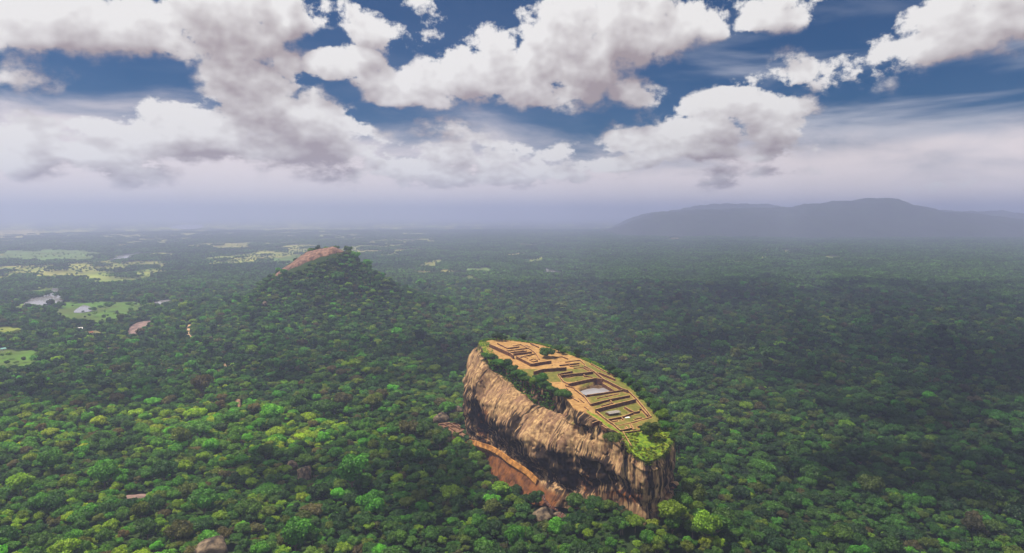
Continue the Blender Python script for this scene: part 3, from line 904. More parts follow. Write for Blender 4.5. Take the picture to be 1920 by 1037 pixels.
# --- pool on the summit
pw = [on_top(x, y, -2.0) for x, y in [(1088, 734.7), (1100, 730), (1113, 727.5), (1123, 729), (1131, 727.5), (1147, 731.4), (1131, 736), (1115.5, 738.6), (1098.6, 739.2)]]
zc = float(np.mean([q[2] for q in pw]))
pw = [at_z(x, y, zc) for x, y in [(1085, 736), (1090, 733), (1100, 730), (1113, 727.5), (1123, 729), (1131, 727), (1149, 731.4), (1131, 737), (1115.5, 739.6), (1098.6, 741)]]
me = bpy.data.meshes.new('water'); me.from_pydata([tuple(q) for q in pw], [], [tuple(range(len(pw)))]); me.update()
tag(link('pool_water', me, M['water']), 'pale water of the rock cut pool on the summit', kind='structure')

# --- walls
def wall_mesh(pl, h, th, below, top=True):
    """upright wall along a polyline; head a little proud and of its own material"""
    pl = np.array(pl); n = len(pl)
    bm = bmesh.new()
    d = np.gradient(pl[:, :2], axis=0) if n > 2 else np.repeat((pl[1:2] - pl[:1])[:, :2], 2, 0)
    d /= np.linalg.norm(d, axis=1)[:, None] + 1e-9
    nr = np.stack([-d[:, 1], d[:, 0]], 1) * th / 2
    rings = []
    for i in range(n):
        q = pl[i]; base = q[2] - h - below
        rings.append([bm.verts.new((q[0] + nr[i][0], q[1] + nr[i][1], base)), bm.verts.new((q[0] - nr[i][0], q[1] - nr[i][1], base)),
                      bm.verts.new((q[0] - nr[i][0] * .9, q[1] - nr[i][1] * .9, q[2])), bm.verts.new((q[0] + nr[i][0] * .9, q[1] + nr[i][1] * .9, q[2]))])
    for i in range(n - 1):
        A, B = rings[i], rings[i + 1]
        for k in range(4):
            f = bm.faces.new((A[k], A[(k + 1) % 4], B[(k + 1) % 4], B[k]))
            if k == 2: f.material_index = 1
    bm.faces.new(rings[0][::-1]); bm.faces.new(rings[-1])
    bmesh.ops.recalc_face_normals(bm, faces=bm.faces[:])
    me = bpy.data.meshes.new('brick_wall'); bm.to_mesh(me); bm.free()
    return me
def resample(pl, step):
    pl = np.array(pl); L = np.concatenate([[0], np.cumsum(np.linalg.norm(np.diff(pl, axis=0), axis=1))])
    t = np.linspace(0, L[-1], max(2, int(L[-1] / step) + 1))
    return np.stack([np.interp(t, L, pl[:, k]) for k in range(3)], 1)
for k, (p, h, l) in enumerate(WALL_W):
    q = resample(p, 2.5)
    j = fbm(np.stack([q[:, 0] / 4, q[:, 1] / 4, np.full(len(q), k * 3.1)], 1), 3)
    q[:, 2] += .45 * j; q[:, :2] += .35 * np.stack([j, -j], 1)
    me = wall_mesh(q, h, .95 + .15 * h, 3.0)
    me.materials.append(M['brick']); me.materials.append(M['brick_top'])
    tag(link('brick_wall', me), l, 'wall', 'brick walls on the rock summit')
# ------------------------------------------------------------------ trees
def ico(sub):
    bm = bmesh.new(); bmesh.ops.create_icosphere(bm, subdivisions=sub, radius=1)
    v = np.array([x.co[:] for x in bm.verts]); f = np.array([[q.index for q in p.verts] for p in bm.faces]); bm.free()
    return v, f
ICO1, ICO2 = ico(1), ico(2)

def crown_arrays(seed, nblob, nleaf, leaf, flat=.62, spread=.62, core=True):
    """unit crown (radius about 1, foot at z=0): clumps of leaf sized faces over a broken dome"""
    g = np.random.default_rng(seed)
    B = []
    B.append((0, 0, .50 * flat, .55))
    for k in range(nblob):
        a = k * 2.399 + g.uniform(-.5, .5); r = spread * math.sqrt((k + .6) / nblob) * g.uniform(.85, 1.2)
        z = flat * (1.05 - .75 * r * r) * g.uniform(.72, 1.12)
        B.append((r * math.cos(a), r * math.sin(a), z, g.uniform(.22, .40)))
    V, F, C = [], [], []; nv = 0
    for (x, y, z, r) in B:
        tone = g.uniform(.72, 1.28)
        if core:
            v, f = ICO1
            vv_ = v * (r * .86) * (1 + .22 * g.normal(size=(len(v), 1)).clip(-1.5, 1.5)) * (1, 1, .8) + (x, y, z)
            V.append(vv_); F.append(np.concatenate([f, f[:, :1] * 0 - 1], 1) + nv if False else np.concatenate([f, f[:, 2:3]], 1) + nv); C.append(np.full(len(v), tone * .9)); nv += len(v)
        m = max(4, int(nleaf * r * r / sum(b[3] ** 2 for b in B)))
        d = g.normal(size=(m, 3)); d /= np.linalg.norm(d, axis=1)[:, None]
        d[:, 2] = np.where(d[:, 2] < -.35, -d[:, 2], d[:, 2])
        c = np.array((x, y, z)) + d * r * g.uniform(.80, 1.14, (m, 1)) * (1, 1, .85)
        nrm = d + .55 * g.normal(size=(m, 3)); nrm /= np.linalg.norm(nrm, axis=1)[:, None]
        t = np.cross(nrm, g.normal(size=(m, 3))); t /= np.linalg.norm(t, axis=1)[:, None] + 1e-9
        b = np.cross(nrm, t)
        s1 = leaf * g.uniform(.6, 1.35, (m, 1)); s2 = leaf * g.uniform(.5, 1.0, (m, 1))
        q = np.stack([c - t * s1, c - b * s2, c + t * s1, c + b * s2], 1).reshape(-1, 3)
        V.append(q); F.append(np.arange(m * 4).reshape(m, 4) + nv); nv += m * 4
        C.append(np.repeat(tone * g.uniform(.75, 1.25, m), 4))
    return np.concatenate(V), np.concatenate(F), np.concatenate(C)

def foliage_mesh(name, V, F, C, material='leaf'):
    tri = F[:, 2] == F[:, 3]
    me = bpy.data.meshes.new(name)
    V = V.astype(np.float32)
    me.vertices.add(len(V)); me.vertices.foreach_set('co', V.ravel())
    T3 = F[tri][:, :3]; Q4 = F[~tri]
    li = np.concatenate([T3.ravel(), Q4.ravel()]).astype(np.int32)
    tot = np.concatenate([np.full(len(T3), 3), np.full(len(Q4), 4)]).astype(np.int32)
    st_ = np.concatenate([[0], np.cumsum(tot)[:-1]]).astype(np.int32)
    me.loops.add(len(li)); me.loops.foreach_set('vertex_index', li)
    me.polygons.add(len(tot)); me.polygons.foreach_set('loop_start', st_); me.polygons.foreach_set('loop_total', tot)
    me.update(calc_edges=True)
    vattr(me, 'clump', np.stack([C, C, C], 1), 'FLOAT_COLOR')
    me.materials.append(M[material])
    return me

def trunk_mesh(seed, ht):
    """tapered trunk with a few limbs reaching into the crown (unit crown)"""
    g = random.Random(seed); mb = MB()
    mb.tube([(0, 0, -ht), (g.uniform(-.04, .04), g.uniform(-.04, .04), -ht * .4), (0, 0, .35)], [.075, .055, .035], 7)
    for k in range(4):
        a = k * 1.6 + g.uniform(-.4, .4)
        mb.tube([(0, 0, -.1), (.25 * math.cos(a), .25 * math.sin(a), .15), (.5 * math.cos(a), .5 * math.sin(a), .38)], [.035, .025, .012], 5)
    me = mb.mesh('trunk'); me.materials.append(M['bark']); return me

def joined(seed, nblob, nleaf, leaf, flat, spread):
    V, F, C = crown_arrays(seed, nblob, nleaf, leaf, flat, spread)
    return foliage_mesh('forest_tree', V, F, C)

KINDS = [  # blobs, flatness, spread
    (11, .70, .62), (14, .55, .70), (9, .85, .55), (16, .50, .72), (12, .65, .60), (8, .95, .50),
    (6, .50, .95), (22, .58, .85),
]
NK = len(KINDS)
HI = [joined(10 + k, nb, 1500, .075, fl_, sp) for k, (nb, fl_, sp) in enumerate(KINDS)]
MID = [joined(40 + k, nb, 420, .13, fl_, sp) for k, (nb, fl_, sp) in enumerate(KINDS)]
def patch(seed):
    g = np.random.default_rng(seed); V, F, C = [], [], []; n = 0
    for i in range(8):
        for j in range(8):
            v, f, c_ = crown_arrays(int(g.integers(1e6)), 4, 16, .3, g.uniform(.55, .9), .6)
            s = g.uniform(6, 10.5)
            v = v * (s, s, s) + ((i - 3.5) * 12 + g.uniform(-5, 5), (j - 3.5) * 12 + g.uniform(-5, 5), g.uniform(0, 7))
            V.append(v); F.append(f + n); n += len(v); C.append(c_ * g.choice([.6, .8, 1., 1.25, 1.6]))
    return foliage_mesh('forest_patch', np.concatenate(V), np.concatenate(F), np.concatenate(C))
FARP = [patch(900 + k) for k in range(5)]

def scatter(name, label, pts, meshes, vi, sc, rz, tint):
    """one object that spreads copies of a few meshes over points"""
    c_ = bpy.data.collections.new(name + '_kinds')
    for k, me in enumerate(meshes):
        o = bpy.data.objects.new('%s_kind_%02d' % (name, k), me); c_.objects.link(o)
    me = bpy.data.meshes.new(name)
    me.vertices.add(len(pts)); me.vertices.foreach_set('co', np.asarray(pts, np.float32).ravel())
    a = me.attributes.new('vi', 'INT', 'POINT'); a.data.foreach_set('value', np.asarray(vi, np.int32))
    vattr(me, 'sc', sc, 'FLOAT_VECTOR'); vattr(me, 'rz', np.stack([rz * 0, rz * 0, rz], 1), 'FLOAT_VECTOR'); vattr(me, 'tint', tint, 'FLOAT_VECTOR')
    o = bpy.data.objects.new(name, me); COL.objects.link(o)
    ng = bpy.data.node_groups.new(name + '_spread', 'GeometryNodeTree')
    ng.interface.new_socket('Geometry', in_out='INPUT', socket_type='NodeSocketGeometry')
    ng.interface.new_socket('Geometry', in_out='OUTPUT', socket_type='NodeSocketGeometry')
    N = ng.nodes.new; L = ng.links.new
    gi = N('NodeGroupInput'); go = N('NodeGroupOutput')
    ci = N('GeometryNodeCollectionInfo'); ci.inputs['Collection'].default_value = c_
    ci.inputs['Separate Children'].default_value = True; ci.inputs['Reset Children'].default_value = True
    ip = N('GeometryNodeInstanceOnPoints'); ip.inputs['Pick Instance'].default_value = True
    def na(nm, ty):
        q = N('GeometryNodeInputNamedAttribute'); q.data_type = ty; q.inputs[0].default_value = nm
        return [s for s in q.outputs if s.enabled and s.name == 'Attribute'][0]
    L(gi.outputs[0], ip.inputs['Points']); L(ci.outputs[0], ip.inputs['Instance'])
    L(na('vi', 'INT'), ip.inputs['Instance Index'])
    er = N('FunctionNodeEulerToRotation'); L(na('rz', 'FLOAT_VECTOR'), er.inputs[0]); L(er.outputs[0], ip.inputs['Rotation'])
    L(na('sc', 'FLOAT_VECTOR'), ip.inputs['Scale']); L(ip.outputs[0], go.inputs[0])
    md = o.modifiers.new('spread', 'NODES'); md.node_group = ng
    tag(o, label, kind='stuff')
    return o

# species colours
PAL = np.array([(.021, .062, .012), (.034, .092, .013), (.053, .124, .014), (.076, .113, .014), (.120, .205, .012),
                (.052, .158, .015), (.078, .072, .024), (.160, .250, .010), (.070, .240, .015)])
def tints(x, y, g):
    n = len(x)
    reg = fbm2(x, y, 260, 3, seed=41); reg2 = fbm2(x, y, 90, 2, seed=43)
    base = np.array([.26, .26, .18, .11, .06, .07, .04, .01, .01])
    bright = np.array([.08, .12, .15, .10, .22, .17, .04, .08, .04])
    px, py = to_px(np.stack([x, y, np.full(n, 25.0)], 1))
    # sunlit stands, their light painted into the leaf tint
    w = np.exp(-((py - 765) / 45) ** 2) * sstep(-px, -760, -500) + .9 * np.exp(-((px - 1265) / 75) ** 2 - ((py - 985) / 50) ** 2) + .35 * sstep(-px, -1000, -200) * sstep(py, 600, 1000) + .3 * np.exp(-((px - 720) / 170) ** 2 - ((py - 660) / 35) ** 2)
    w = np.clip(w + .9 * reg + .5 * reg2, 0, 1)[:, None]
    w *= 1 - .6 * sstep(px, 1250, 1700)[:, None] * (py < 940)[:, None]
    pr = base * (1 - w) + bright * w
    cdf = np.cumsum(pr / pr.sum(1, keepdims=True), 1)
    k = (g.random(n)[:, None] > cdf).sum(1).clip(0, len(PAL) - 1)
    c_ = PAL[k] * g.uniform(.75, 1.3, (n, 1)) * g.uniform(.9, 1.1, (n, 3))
    c_ = c_ * (1 + w * np.array([.42, .22, -.1])) * (1 + .34 * sstep(-px, -1150, -500)[:, None]) * (1 - .28 * sstep(px, 1250, 1700)[:, None] * np.array([1.0, .7, .2]))  # sunlit stands and left side warmed, right side darkened: painted light and shade
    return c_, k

# --- bare rock slabs, tracks, boulders, houses keep the trees away
def clear(px, py, r): 
    p = on_ground(px, py); CLEAR_SPOTS.append((p[0], p[1], r)); return p
SLABS = [
    ([(240, 616), (258, 604), (288, 600), (284, 612), (262, 630), (236, 641), (240, 630)], 'slabrock', 'large sloping slab of purplish bare rock in the forest'),
    ([(197, 654), (214, 650), (214, 660), (202, 668), (196, 664)], 'slabrock', 'smaller bare rock slab below the large purplish slab'),
    ([(198, 938), (235, 930), (262, 926), (290, 928), (268, 938), (225, 944), (202, 948)], 'slabrock', 'flat dark bare rock half hidden in the near forest'),
    ([(436, 762), (446, 757), (454, 764), (454, 782), (448, 788), (444, 776)], 'warmrock', 'warm tan rock face standing up from the bright trees'),
]
SLAB_W = [gpoly(p) for p, m_, l in SLABS]
TRACK = [on_ground(*q) for q in [(357, 609), (352, 618), (351, 626), (356, 632), (366, 637)]]
TRACK2 = [on_ground(*q) for q in [(385, 640), (400, 655), (414, 672), (424, 690), (428, 702)]]

BOULDERS = [  # column, row of the middle, half width px, height factor, label, clear
    (402, 1018, 26, 1.0, 'large grey boulder with yellow lichen at the bottom edge of the forest'),
    (572, 882, 13, 1.25, 'upright two toned boulder standing among the near trees'),
    (548, 865, 12, .6, 'low dark boulder just behind the upright two toned boulder'),
    (828, 776, 13, .8, 'grey boulder left of the great rock, above the ruined court'),
    (857, 764, 13, 1.0, 'brownish boulder right against the far foot of the great rock'),
    (720, 553, 6, 1.6, 'tan crag showing on the wooded right slope of the hill'),
    (487, 543, 9, 1.0, 'pinkish boulder low on the left end of the hill'),
    (497, 567, 6, .9, 'small pinkish boulder below the left end of the hill'),
]
def rock_mesh(seed, nz=.30, sub=4):
    bm = bmesh.new(); bmesh.ops.create_icosphere(bm, subdivisions=sub, radius=1)
    v = np.array([x.co[:] for x in bm.verts])
    n = fbm(v * .9 + seed * 7.1, 4) * nz * 1.6 + fbm(v * 3 + seed, 3) * nz * .35
    # a few planed faces
    g = np.random.default_rng(seed)
    v = v * (1 + n[:, None])
    for _ in range(9):
        d = g.normal(size=3); d /= np.linalg.norm(d); d[2] = abs(d[2]); c_ = g.uniform(.50, .80)
        over = np.clip(v @ d - c_, 0, None); v = v - over[:, None] * d * .85
    v = v + .05 * fbm(v * 6 + seed, 3)[:, None] * v
    for x, q in zip(bm.verts, v): x.co = q
    for f in bm.faces: f.smooth = True
    me = bpy.data.meshes.new('boulder'); bm.to_mesh(me); bm.free()
    return me
BO = []
for k, (px, py, hw, hf, l) in enumerate(BOULDERS):
    p = on_ground(px, py + hw * .6, 0)
    D = np.linalg.norm(p - np.array([0, 0, H])); r = hw / FPX * D
    me = rock_mesh(k + 3); me.materials.append(M['boulder'] if k not in (5,) else M['warmrock'])
    lift = 12.0 if py > 700 else 8.0
    p = on_ground(px, py + hw * .5, lift)
    o = link('boulder', me, loc=(p[0], p[1], p[2]))
    o.scale = (r, r * 1.05, r * .9 * hf + lift * .25); o.rotation_euler = (0, 0, k * 1.3)
    tag(o, l, 'boulder')
    CLEAR_SPOTS.append((p[0], p[1], r * 1.05))
    # the trees straight in front are lower so the stone shows
    CLEAR_SPOTS.append((p[0] * (1 - r * 1.3 / D), p[1] * (1 - r * 1.3 / D), r * .8 + 4))

# --- houses of the village, as (column, row, width m, roof, wall label)
HOUSES = [
    (147, 617, 26, 'white', 'long pale roofed house, largest of the forest village'),
    (170, 624, 16, 'roofred', 'red tiled house right of the long pale roofed house'),
    (190, 618, 10, 'white', 'small white roofed house left of the purplish rock slab'),
    (211, 625, 10, 'white', 'small white roofed house nearest the purplish rock slab'),
    (5, 655, 16, 'roofteal', 'teal roofed house beside the near green field at the left edge'),
    (116, 660, 12, 'roofred', 'red roofed house alone in the trees right of the near field'),
    (101, 652, 8, 'white', 'tiny white hut in the trees above the near field'),
    (18, 566, 20, 'roofred', 'reddish roofed house at the left end of the lake village'),
    (30, 562, 22, 'white', 'white roofed house in the lake village, second from left'),
    (39, 558, 24, 'roofteal', 'pale teal roofed house in the middle of the lake village'),
    (47, 555, 20, 'white', 'white roofed house at the right end of the lake village'),
    (18, 532, 18, 'white', 'lone white house above the lake village'),
    (118, 539, 14, 'white', 'white hut at the right shore of the lake'),
    (300, 598, 9, 'white', 'white hut in the woods right of the bare rock slab'),
    (378, 646, 9, 'white', 'white hut beside the sandy track'),
    (1365, 612, 12, 'white', 'lone white hut deep in the forest right of the great rock'),
    (1258, 787, 8, 'white', 'tiny white hut in the forest just right of the summit'),
]
HOUSE_W = [on_ground(h[0], h[1], 2.0) for h in HOUSES]

# ------------------------------------------------------------------ forest positions
def keep(x, y, margin=2.0):
    ok = np.ones(len(x), bool)
    ok &= ~inpoly(x, y, FOOT_POLY) & ~inpoly(x, y, RIM_POLY)
    fp = np.concatenate([FOOT_POLY, FOOT_POLY[:1]])
    ok &= segdist(x, y, fp) > margin
    wx, wy = ragged(x, y)
    for p, c_ in FIELDS_W: ok &= ~(inpoly(wx, wy, p) & (np.random.default_rng(5).random(len(x)) > .03))
    for p in WATERS_W: ok &= ~inpoly(x, y, p)
    for p in SLAB_W: ok &= ~inpoly(x, y, p)
    ok &= segdist(x, y, TRACK) > 9
    ok &= segdist(x, y, TRACK2) > 5
    for (cx, cy, r) in CLEAR_SPOTS: ok &= np.hypot(x - cx, y - cy) > r + 3
    for h, q in zip(HOUSES, HOUSE_W):
        ok &= np.hypot(x - q[0], y - q[1]) > h[2] * .75
        d = np.hypot(q[0], q[1]); u = np.array(q[:2]) / d
        ok &= segdist(x, y, [q[:2], q[:2] - u * 45]) > h[2] * .55
    return ok
# ------------------------------------------------------------------ painted wall along the cliff walk
def at_station(arcpos, u):
    t = np.interp(arcpos, cum, np.arange(nst + 1))
    row = catmull(ST, np.array([t]), closed=True)[0]
    return catmull(row, np.array([u]))[0]
mi = np.arange(int(3 / cum[-1] * NP), int((cum[6] - 4) / cum[-1] * NP), 2)
mw = V3[mi, int(6.0 / 7 * (NM - 1))]
ker = np.ones(13) / 13
mw = np.stack([np.convolve(np.pad(mw[:, k], 6, mode='edge'), ker, 'valid') for k in range(3)], 1)
mw = mw + np.array([WEST[0], WEST[1], 0]) * 3.2
mwz = fbm(np.stack([mw[:, 1] / 20, mw[:, 1] * 0, mw[:, 1] * 0], 1), 3)
L1 = 5.5 + 1.6 * mwz
hi = mw.copy(); hi[:, 2] += 1.5
lo = mw + np.array([WEST[0], WEST[1], 0]) * 2.0; lo[:, 2] = hi[:, 2] - L1
base = lo - np.array([WEST[0], WEST[1], 0]) * 4.0; base[:, 2] = lo[:, 2] - 5
back = hi - np.array([WEST[0], WEST[1], 0]) * 1.5
bm = bmesh.new()
rs = [[bm.verts.new(v) for v in r_] for r_ in (base, lo, hi, back)]
for i in range(len(mw) - 1):
    for k in range(3): bm.faces.new((rs[k][i], rs[k][i + 1], rs[k + 1][i + 1], rs[k + 1][i]))
bmesh.ops.recalc_face_normals(bm, faces=bm.faces[:])
me = bpy.data.meshes.new('gallery_wall'); bm.to_mesh(me); bm.free()
me.materials.append(M['plaster'])
tag(link('gallery_wall', me), 'long orange plastered wall curving along the foot of the west cliff', 'wall')

# ------------------------------------------------------------------ stairs at the lower end of the wall
def walkway(pts, w, steps=False):
    """deck, rails and posts of one flight"""
    q = resample(pts, 1.0)
    d = np.gradient(q[:, :2], axis=0); d /= np.linalg.norm(d, axis=1)[:, None]
    nr = np.stack([-d[:, 1], d[:, 0]], 1)
    deck, rail, post = MB(), MB(), []
    for i in range(len(q) - 1):
        c = (q[i] + q[i + 1]) / 2; rz = math.atan2(d[i][1], d[i][0])
        deck.box((c[0], c[1], q[i][2] - .1), (1.06, w, .22), rz)
    for sgn in (-1, 1):
        rail.tube([(a_[0] + sgn * n_[0] * w / 2, a_[1] + sgn * n_[1] * w / 2, a_[2] + 1.1) for a_, n_ in zip(q, nr)], .09, 5)
        for i in range(0, len(q), 3):
            x, y = q[i][0] + sgn * nr[i][0] * w / 2, q[i][1] + sgn * nr[i][1] * w / 2
            mb = MB(); mb.box((x, y, q[i][2] + .35), (.14, .14, 1.6)); post.append(mb)
    return deck, rail, post
PATHS = [
    ('walkway', 'railed walkway crowded with visitors at the lower end of the orange wall', [(1019, 930, 15), (1020, 938, 14), (1032, 951, 10), (1046, 958, 7)], 3.0),
    ('staircase', 'pair of red iron stairs dropping steeply to the lower landing', [(1050, 962, 6), (1045, 972, 1), (1038, 984, -4)], 2.6),
    ('staircase', 'second red iron stair beside the steep pair, on its right', [(1056, 963, 6), (1051, 973, 1), (1044, 986, -4)], 2.6),
    ('walkway', 'lower railed walkway leading left from the foot of the red stairs', [(1036, 981, -3), (1024, 982, -3), (1009, 985, -4)], 3.0),
]
PATH_W = []
for nm, l, pts, w in PATHS:
    P_ = np.array([at_z(*q) for q in pts]); PATH_W.append(P_)
    for q in resample(P_, 5.0):
        u_ = q[:2] / np.linalg.norm(q[:2])
        for k_ in (2, 9, 16): CLEAR_SPOTS.append((q[0] - u_[0] * k_, q[1] - u_[1] * k_, 6))
    c0 = P_.mean(0)
    t_ = thing(nm, l, 'walkway' if nm == 'walkway' else 'stairs', (float(c0[0]), float(c0[1]), float(P_[:, 2].min())))
    off = np.array(t_.location)
    dk, rl, ps = walkway(P_ - off, w)
    for part, mbs, m_ in (('deck', [dk], 'brick' if nm == 'walkway' else 'iron'), ('handrail', [rl], 'iron'), ('post', ps, 'iron')):
        for mb in mbs:
            me = mb.mesh(part); me.materials.append(M[m_]); link(part, me, None, t_)
# the brown ledge the stairs stand on
for (px, py, z, r, sz, l) in [(1022, 966, -4, 11, (1.25, 1.0, 1.0), 'dark brown rock ledge carrying the visitors walkway'),
                              (1026, 994, -12, 9, (1.3, 1.1, .7), 'brown rock below the lower walkway'),
                              (1046, 970, -6, 8, (1.2, 1.0, .9), 'brown rock behind the red stairs')]:
    p = at_z(px, py, z); me = rock_mesh(int(px), .25, 4); me.materials.append(M['boulder'])
    o = link('rock_ledge', me, loc=tuple(p)); o.scale = tuple(r * q for q in sz); tag(o, l, 'rock')
    CLEAR_SPOTS.append((p[0], p[1], r * 1.1)); 
for px, py, z, r in [(1030, 985, -8, 10), (1040, 992, -8, 10), (1012, 992, -8, 10), (1024, 1002, -10, 10), (1035, 1003, -10, 9)]:
    p = at_z(px, py, z); CLEAR_SPOTS.append((p[0], p[1], r))

# ------------------------------------------------------------------ ruined court left of the rock
RUIN_Z = -5.0
RUIN = [([(820, 795), (845, 793), (856, 793), (866, 801)], 'back wall of the ruined court at the far foot of the rock'),
        ([(820, 795), (830, 801), (839, 809), (846, 813)], 'front left wall of the ruined court at the far foot of the rock'),
        ([(832, 794), (843, 800), (853, 807)], 'middle cross wall of the ruined court'),
        ([(845, 793), (855, 799), (862, 803)], 'right cross wall of the ruined court'),
        ([(830, 801), (842, 799), (860, 799)], 'inner wall running the length of the ruined court'),
        ([(846, 813), (858, 811), (872, 806)], 'front retaining wall of the ruined court')]
for k, (p, l) in enumerate(RUIN):
    q = resample([at_z(x, y, RUIN_Z + 2) for x, y in p], 2.5)
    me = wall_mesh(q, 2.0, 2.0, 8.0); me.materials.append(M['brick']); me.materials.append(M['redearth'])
    tag(link('brick_wall', me), l, 'wall', 'walls of the ruined court below the rock')
rp = [at_z(x, y, RUIN_Z) for x, y in [(815, 795), (845, 791), (868, 800), (876, 812), (866, 822), (846, 815)]]
bm = bmesh.new(); up = [bm.verts.new(tuple(q)) for q in rp]; dn = [bm.verts.new((q[0], q[1], q[2] - 22)) for q in rp]
bm.faces.new(up)
for i in range(len(rp)): bm.faces.new((up[i], dn[i], dn[(i + 1) % len(rp)], up[(i + 1) % len(rp)]))
bmesh.ops.recalc_face_normals(bm, faces=bm.faces[:])
me = bpy.data.meshes.new('terrace'); bm.to_mesh(me); bm.free(); me.materials.append(M['redearth'])
tag(link('terrace', me), 'sandy earth terrace under the ruined court', kind='structure')
RUIN_POLY = [q[:2] for q in rp]

# ------------------------------------------------------------------ summit shelter and sheets
def shelter():
    c0 = on_top(1149, 777); a = on_top(1139, 779); b = on_top(1161, 775)
    L_ = np.linalg.norm((b - a)[:2]); rz = math.atan2(b[1] - a[1], b[0] - a[0])
    t_ = thing('shelter', 'long grey roofed open shelter standing on the lower summit lawn', 'shelter', tuple(c0), rz)
    mb = MB(); w = 8.5; n = 40
    vs, fs = [], []
    for i in range(n + 1):
        x = -L_ / 2 + L_ * i / n; rip = .05 * (i % 2)
        for y, z in ((-w / 2, 2.4), (-w / 2 * .1, 3.5), (w / 2, 2.5)): vs.append((x, y, z + rip))
    for i in range(n):
        for k in range(2): fs.append((i * 3 + k, i * 3 + k + 1, i * 3 + k + 4, i * 3 + k + 3))
    b_ = len(vs); vs += [(x, y, z - .12) for x, y, z in vs]
    fs += [tuple(b_ + q for q in f[::-1]) for f in fs]
    mb.add(vs, fs)
    me = mb.mesh('roof'); me.materials.append(M['roofgrey']); link('roof', me, None, t_)
    for x in np.linspace(-L_ / 2 + .6, L_ / 2 - .6, 5):
        for y in (-w / 2 + .5, w / 2 - .5):
            mp = MB(); mp.box((x, y, 1.2), (.22, .22, 2.5)); me = mp.mesh('post'); me.materials.append(M['bark']); link('post', me, None, t_)
    mp = MB(); mp.box((-L_ / 2 + 1.2, 0, 1.0), (2.0, 5.5, 2.0)); me = mp.mesh('end_shade_block'); me.materials.append(M['brick']); link('end_shade_block', me, None, t_)  # dark block standing in for the shadow at the left end of the roof
shelter()
def sheet(px, py, w, d, l, seed):
    c0 = on_top(px, py); n = 14; V, F = [], []
    for i in range(n):
        for j in range(n): V.append((w * (i / (n - 1) - .5), d * (j / (n - 1) - .5), 0))
    V = np.array(V); f = fbm(V / 1.5 + seed, 3); V[:, 2] = .5 + .5 * f; V[:, 0] += .5 * f
    for i in range(n - 1):
        for j in range(n - 1): F.append((i * n + j, (i + 1) * n + j, (i + 1) * n + j + 1, i * n + j + 1))
    me = mesh_np('sheet', V, F, True)
    o = link('sheet', me, M['white'], loc=tuple(c0)); o.rotation_euler = (0, 0, .35)
    sd = o.modifiers.new('thickness', 'SOLIDIFY'); sd.thickness = .06
    tag(o, l, 'sheet')
sheet(1176, 783.5, 5.5, 3.4, 'crumpled white sheets spread on the lawn below the grey shelter', 1)
sheet(1174, 767, 2.0, 1.8, 'small white sheet lying on the lawn above the grey shelter', 5)

# ------------------------------------------------------------------ houses
def house(p, w, roof, l, k):
    t_ = thing('house', l, 'house', (float(p[0]), float(p[1]), float(terrain(p[0], p[1])[0])), .5 + .9 * math.sin(k * 2.1))
    d = w * .55; h = 3.4; e = .8
    mb = MB(); 
    mb.add([(-w/2, -d/2, -2), (w/2, -d/2, -2), (w/2, d/2, -2), (-w/2, d/2, -2), (-w/2, -d/2, h), (w/2, -d/2, h), (w/2, d/2, h), (-w/2, d/2, h), (-w/2, 0, h + d * .28), (w/2, 0, h + d * .28)],
           [(0, 1, 5, 4), (1, 2, 6, 9, 5), (2, 3, 7, 6), (3, 0, 4, 8, 7)])
    me = mb.mesh('wall'); me.materials.append(M['wallwhite']); link('wall', me, None, t_)
    mb = MB(); rz_ = h + d * .28 + .35; ez = h - .25
    for s in (-1, 1):
        mb.add([(-w/2 - e, s * (d/2 + e), ez), (w/2 + e, s * (d/2 + e), ez), (w/2 + e, 0, rz_), (-w/2 - e, 0, rz_),
                (-w/2 - e, s * (d/2 + e), ez + .2), (w/2 + e, s * (d/2 + e), ez + .2), (w/2 + e, s * .002, rz_ + .2), (-w/2 - e, s * .002, rz_ + .2)],
               [(0, 1, 2, 3), (4, 5, 6, 7), (0, 1, 5, 4), (1, 2, 6, 5), (3, 0, 4, 7)])
    me = mb.mesh('roof'); me.materials.append(M[roof]); link('roof', me, None, t_)
    for sx in (-.28, .28):
        mb = MB(); mb.box((sx * w, -d/2 - .03, 1.7), (1.4, .08, 1.3)); me = mb.mesh('window'); me.materials.append(M['dark']); link('window', me, None, t_)
    mb = MB(); mb.box((0, -d/2 - .03, 1.05), (1.1, .08, 2.1)); me = mb.mesh('door'); me.materials.append(M['bark']); link('door', me, None, t_)
for k, (h_, p_) in enumerate(zip(HOUSES, HOUSE_W)): house(p_, h_[2] * .8, h_[3], h_[4], k)

# rock slabs and tracks on the plain
for (pts, m_, l), poly in zip(SLABS, SLAB_W):
    P2 = np.array(poly); Q = catmull(P2, np.linspace(0, len(P2), len(P2) * 10, endpoint=False), closed=True)
    Q = Q + 3.0 * np.stack([fbm2(Q[:, 0], Q[:, 1], 18, 3), fbm2(Q[:, 1], Q[:, 0], 18, 3)], 1)
    c0 = Q.mean(0); V = []; KR = 14
    for i in range(KR + 1):
        t = i / KR
        V.append(c0 + (Q - c0) * (1 - t))
    XY = np.concatenate(V); n = len(Q)
    tt_ = np.repeat(np.linspace(0, 1, KR + 1), n)
    Z = terrain(XY[:, 0], XY[:, 1]) - 1.5 + 6.0 * np.sqrt(tt_) + 2.2 * fbm2(XY[:, 0], XY[:, 1], 22, 4) * sstep(tt_, 0, .3)
    if m_ == 'warmrock': Z = Z + 12 * sstep(tt_, 0, .5)
    F = []
    for i in range(KR):
        a_ = np.arange(n); F.append(np.stack([i * n + a_, i * n + (a_ + 1) % n, (i + 1) * n + (a_ + 1) % n, (i + 1) * n + a_], 1))
    me = mesh_np('rock_slab', np.concatenate([XY, Z[:, None]], 1), np.concatenate(F), True)
    tag(link('rock_slab', me, M[m_]), l, 'rock')
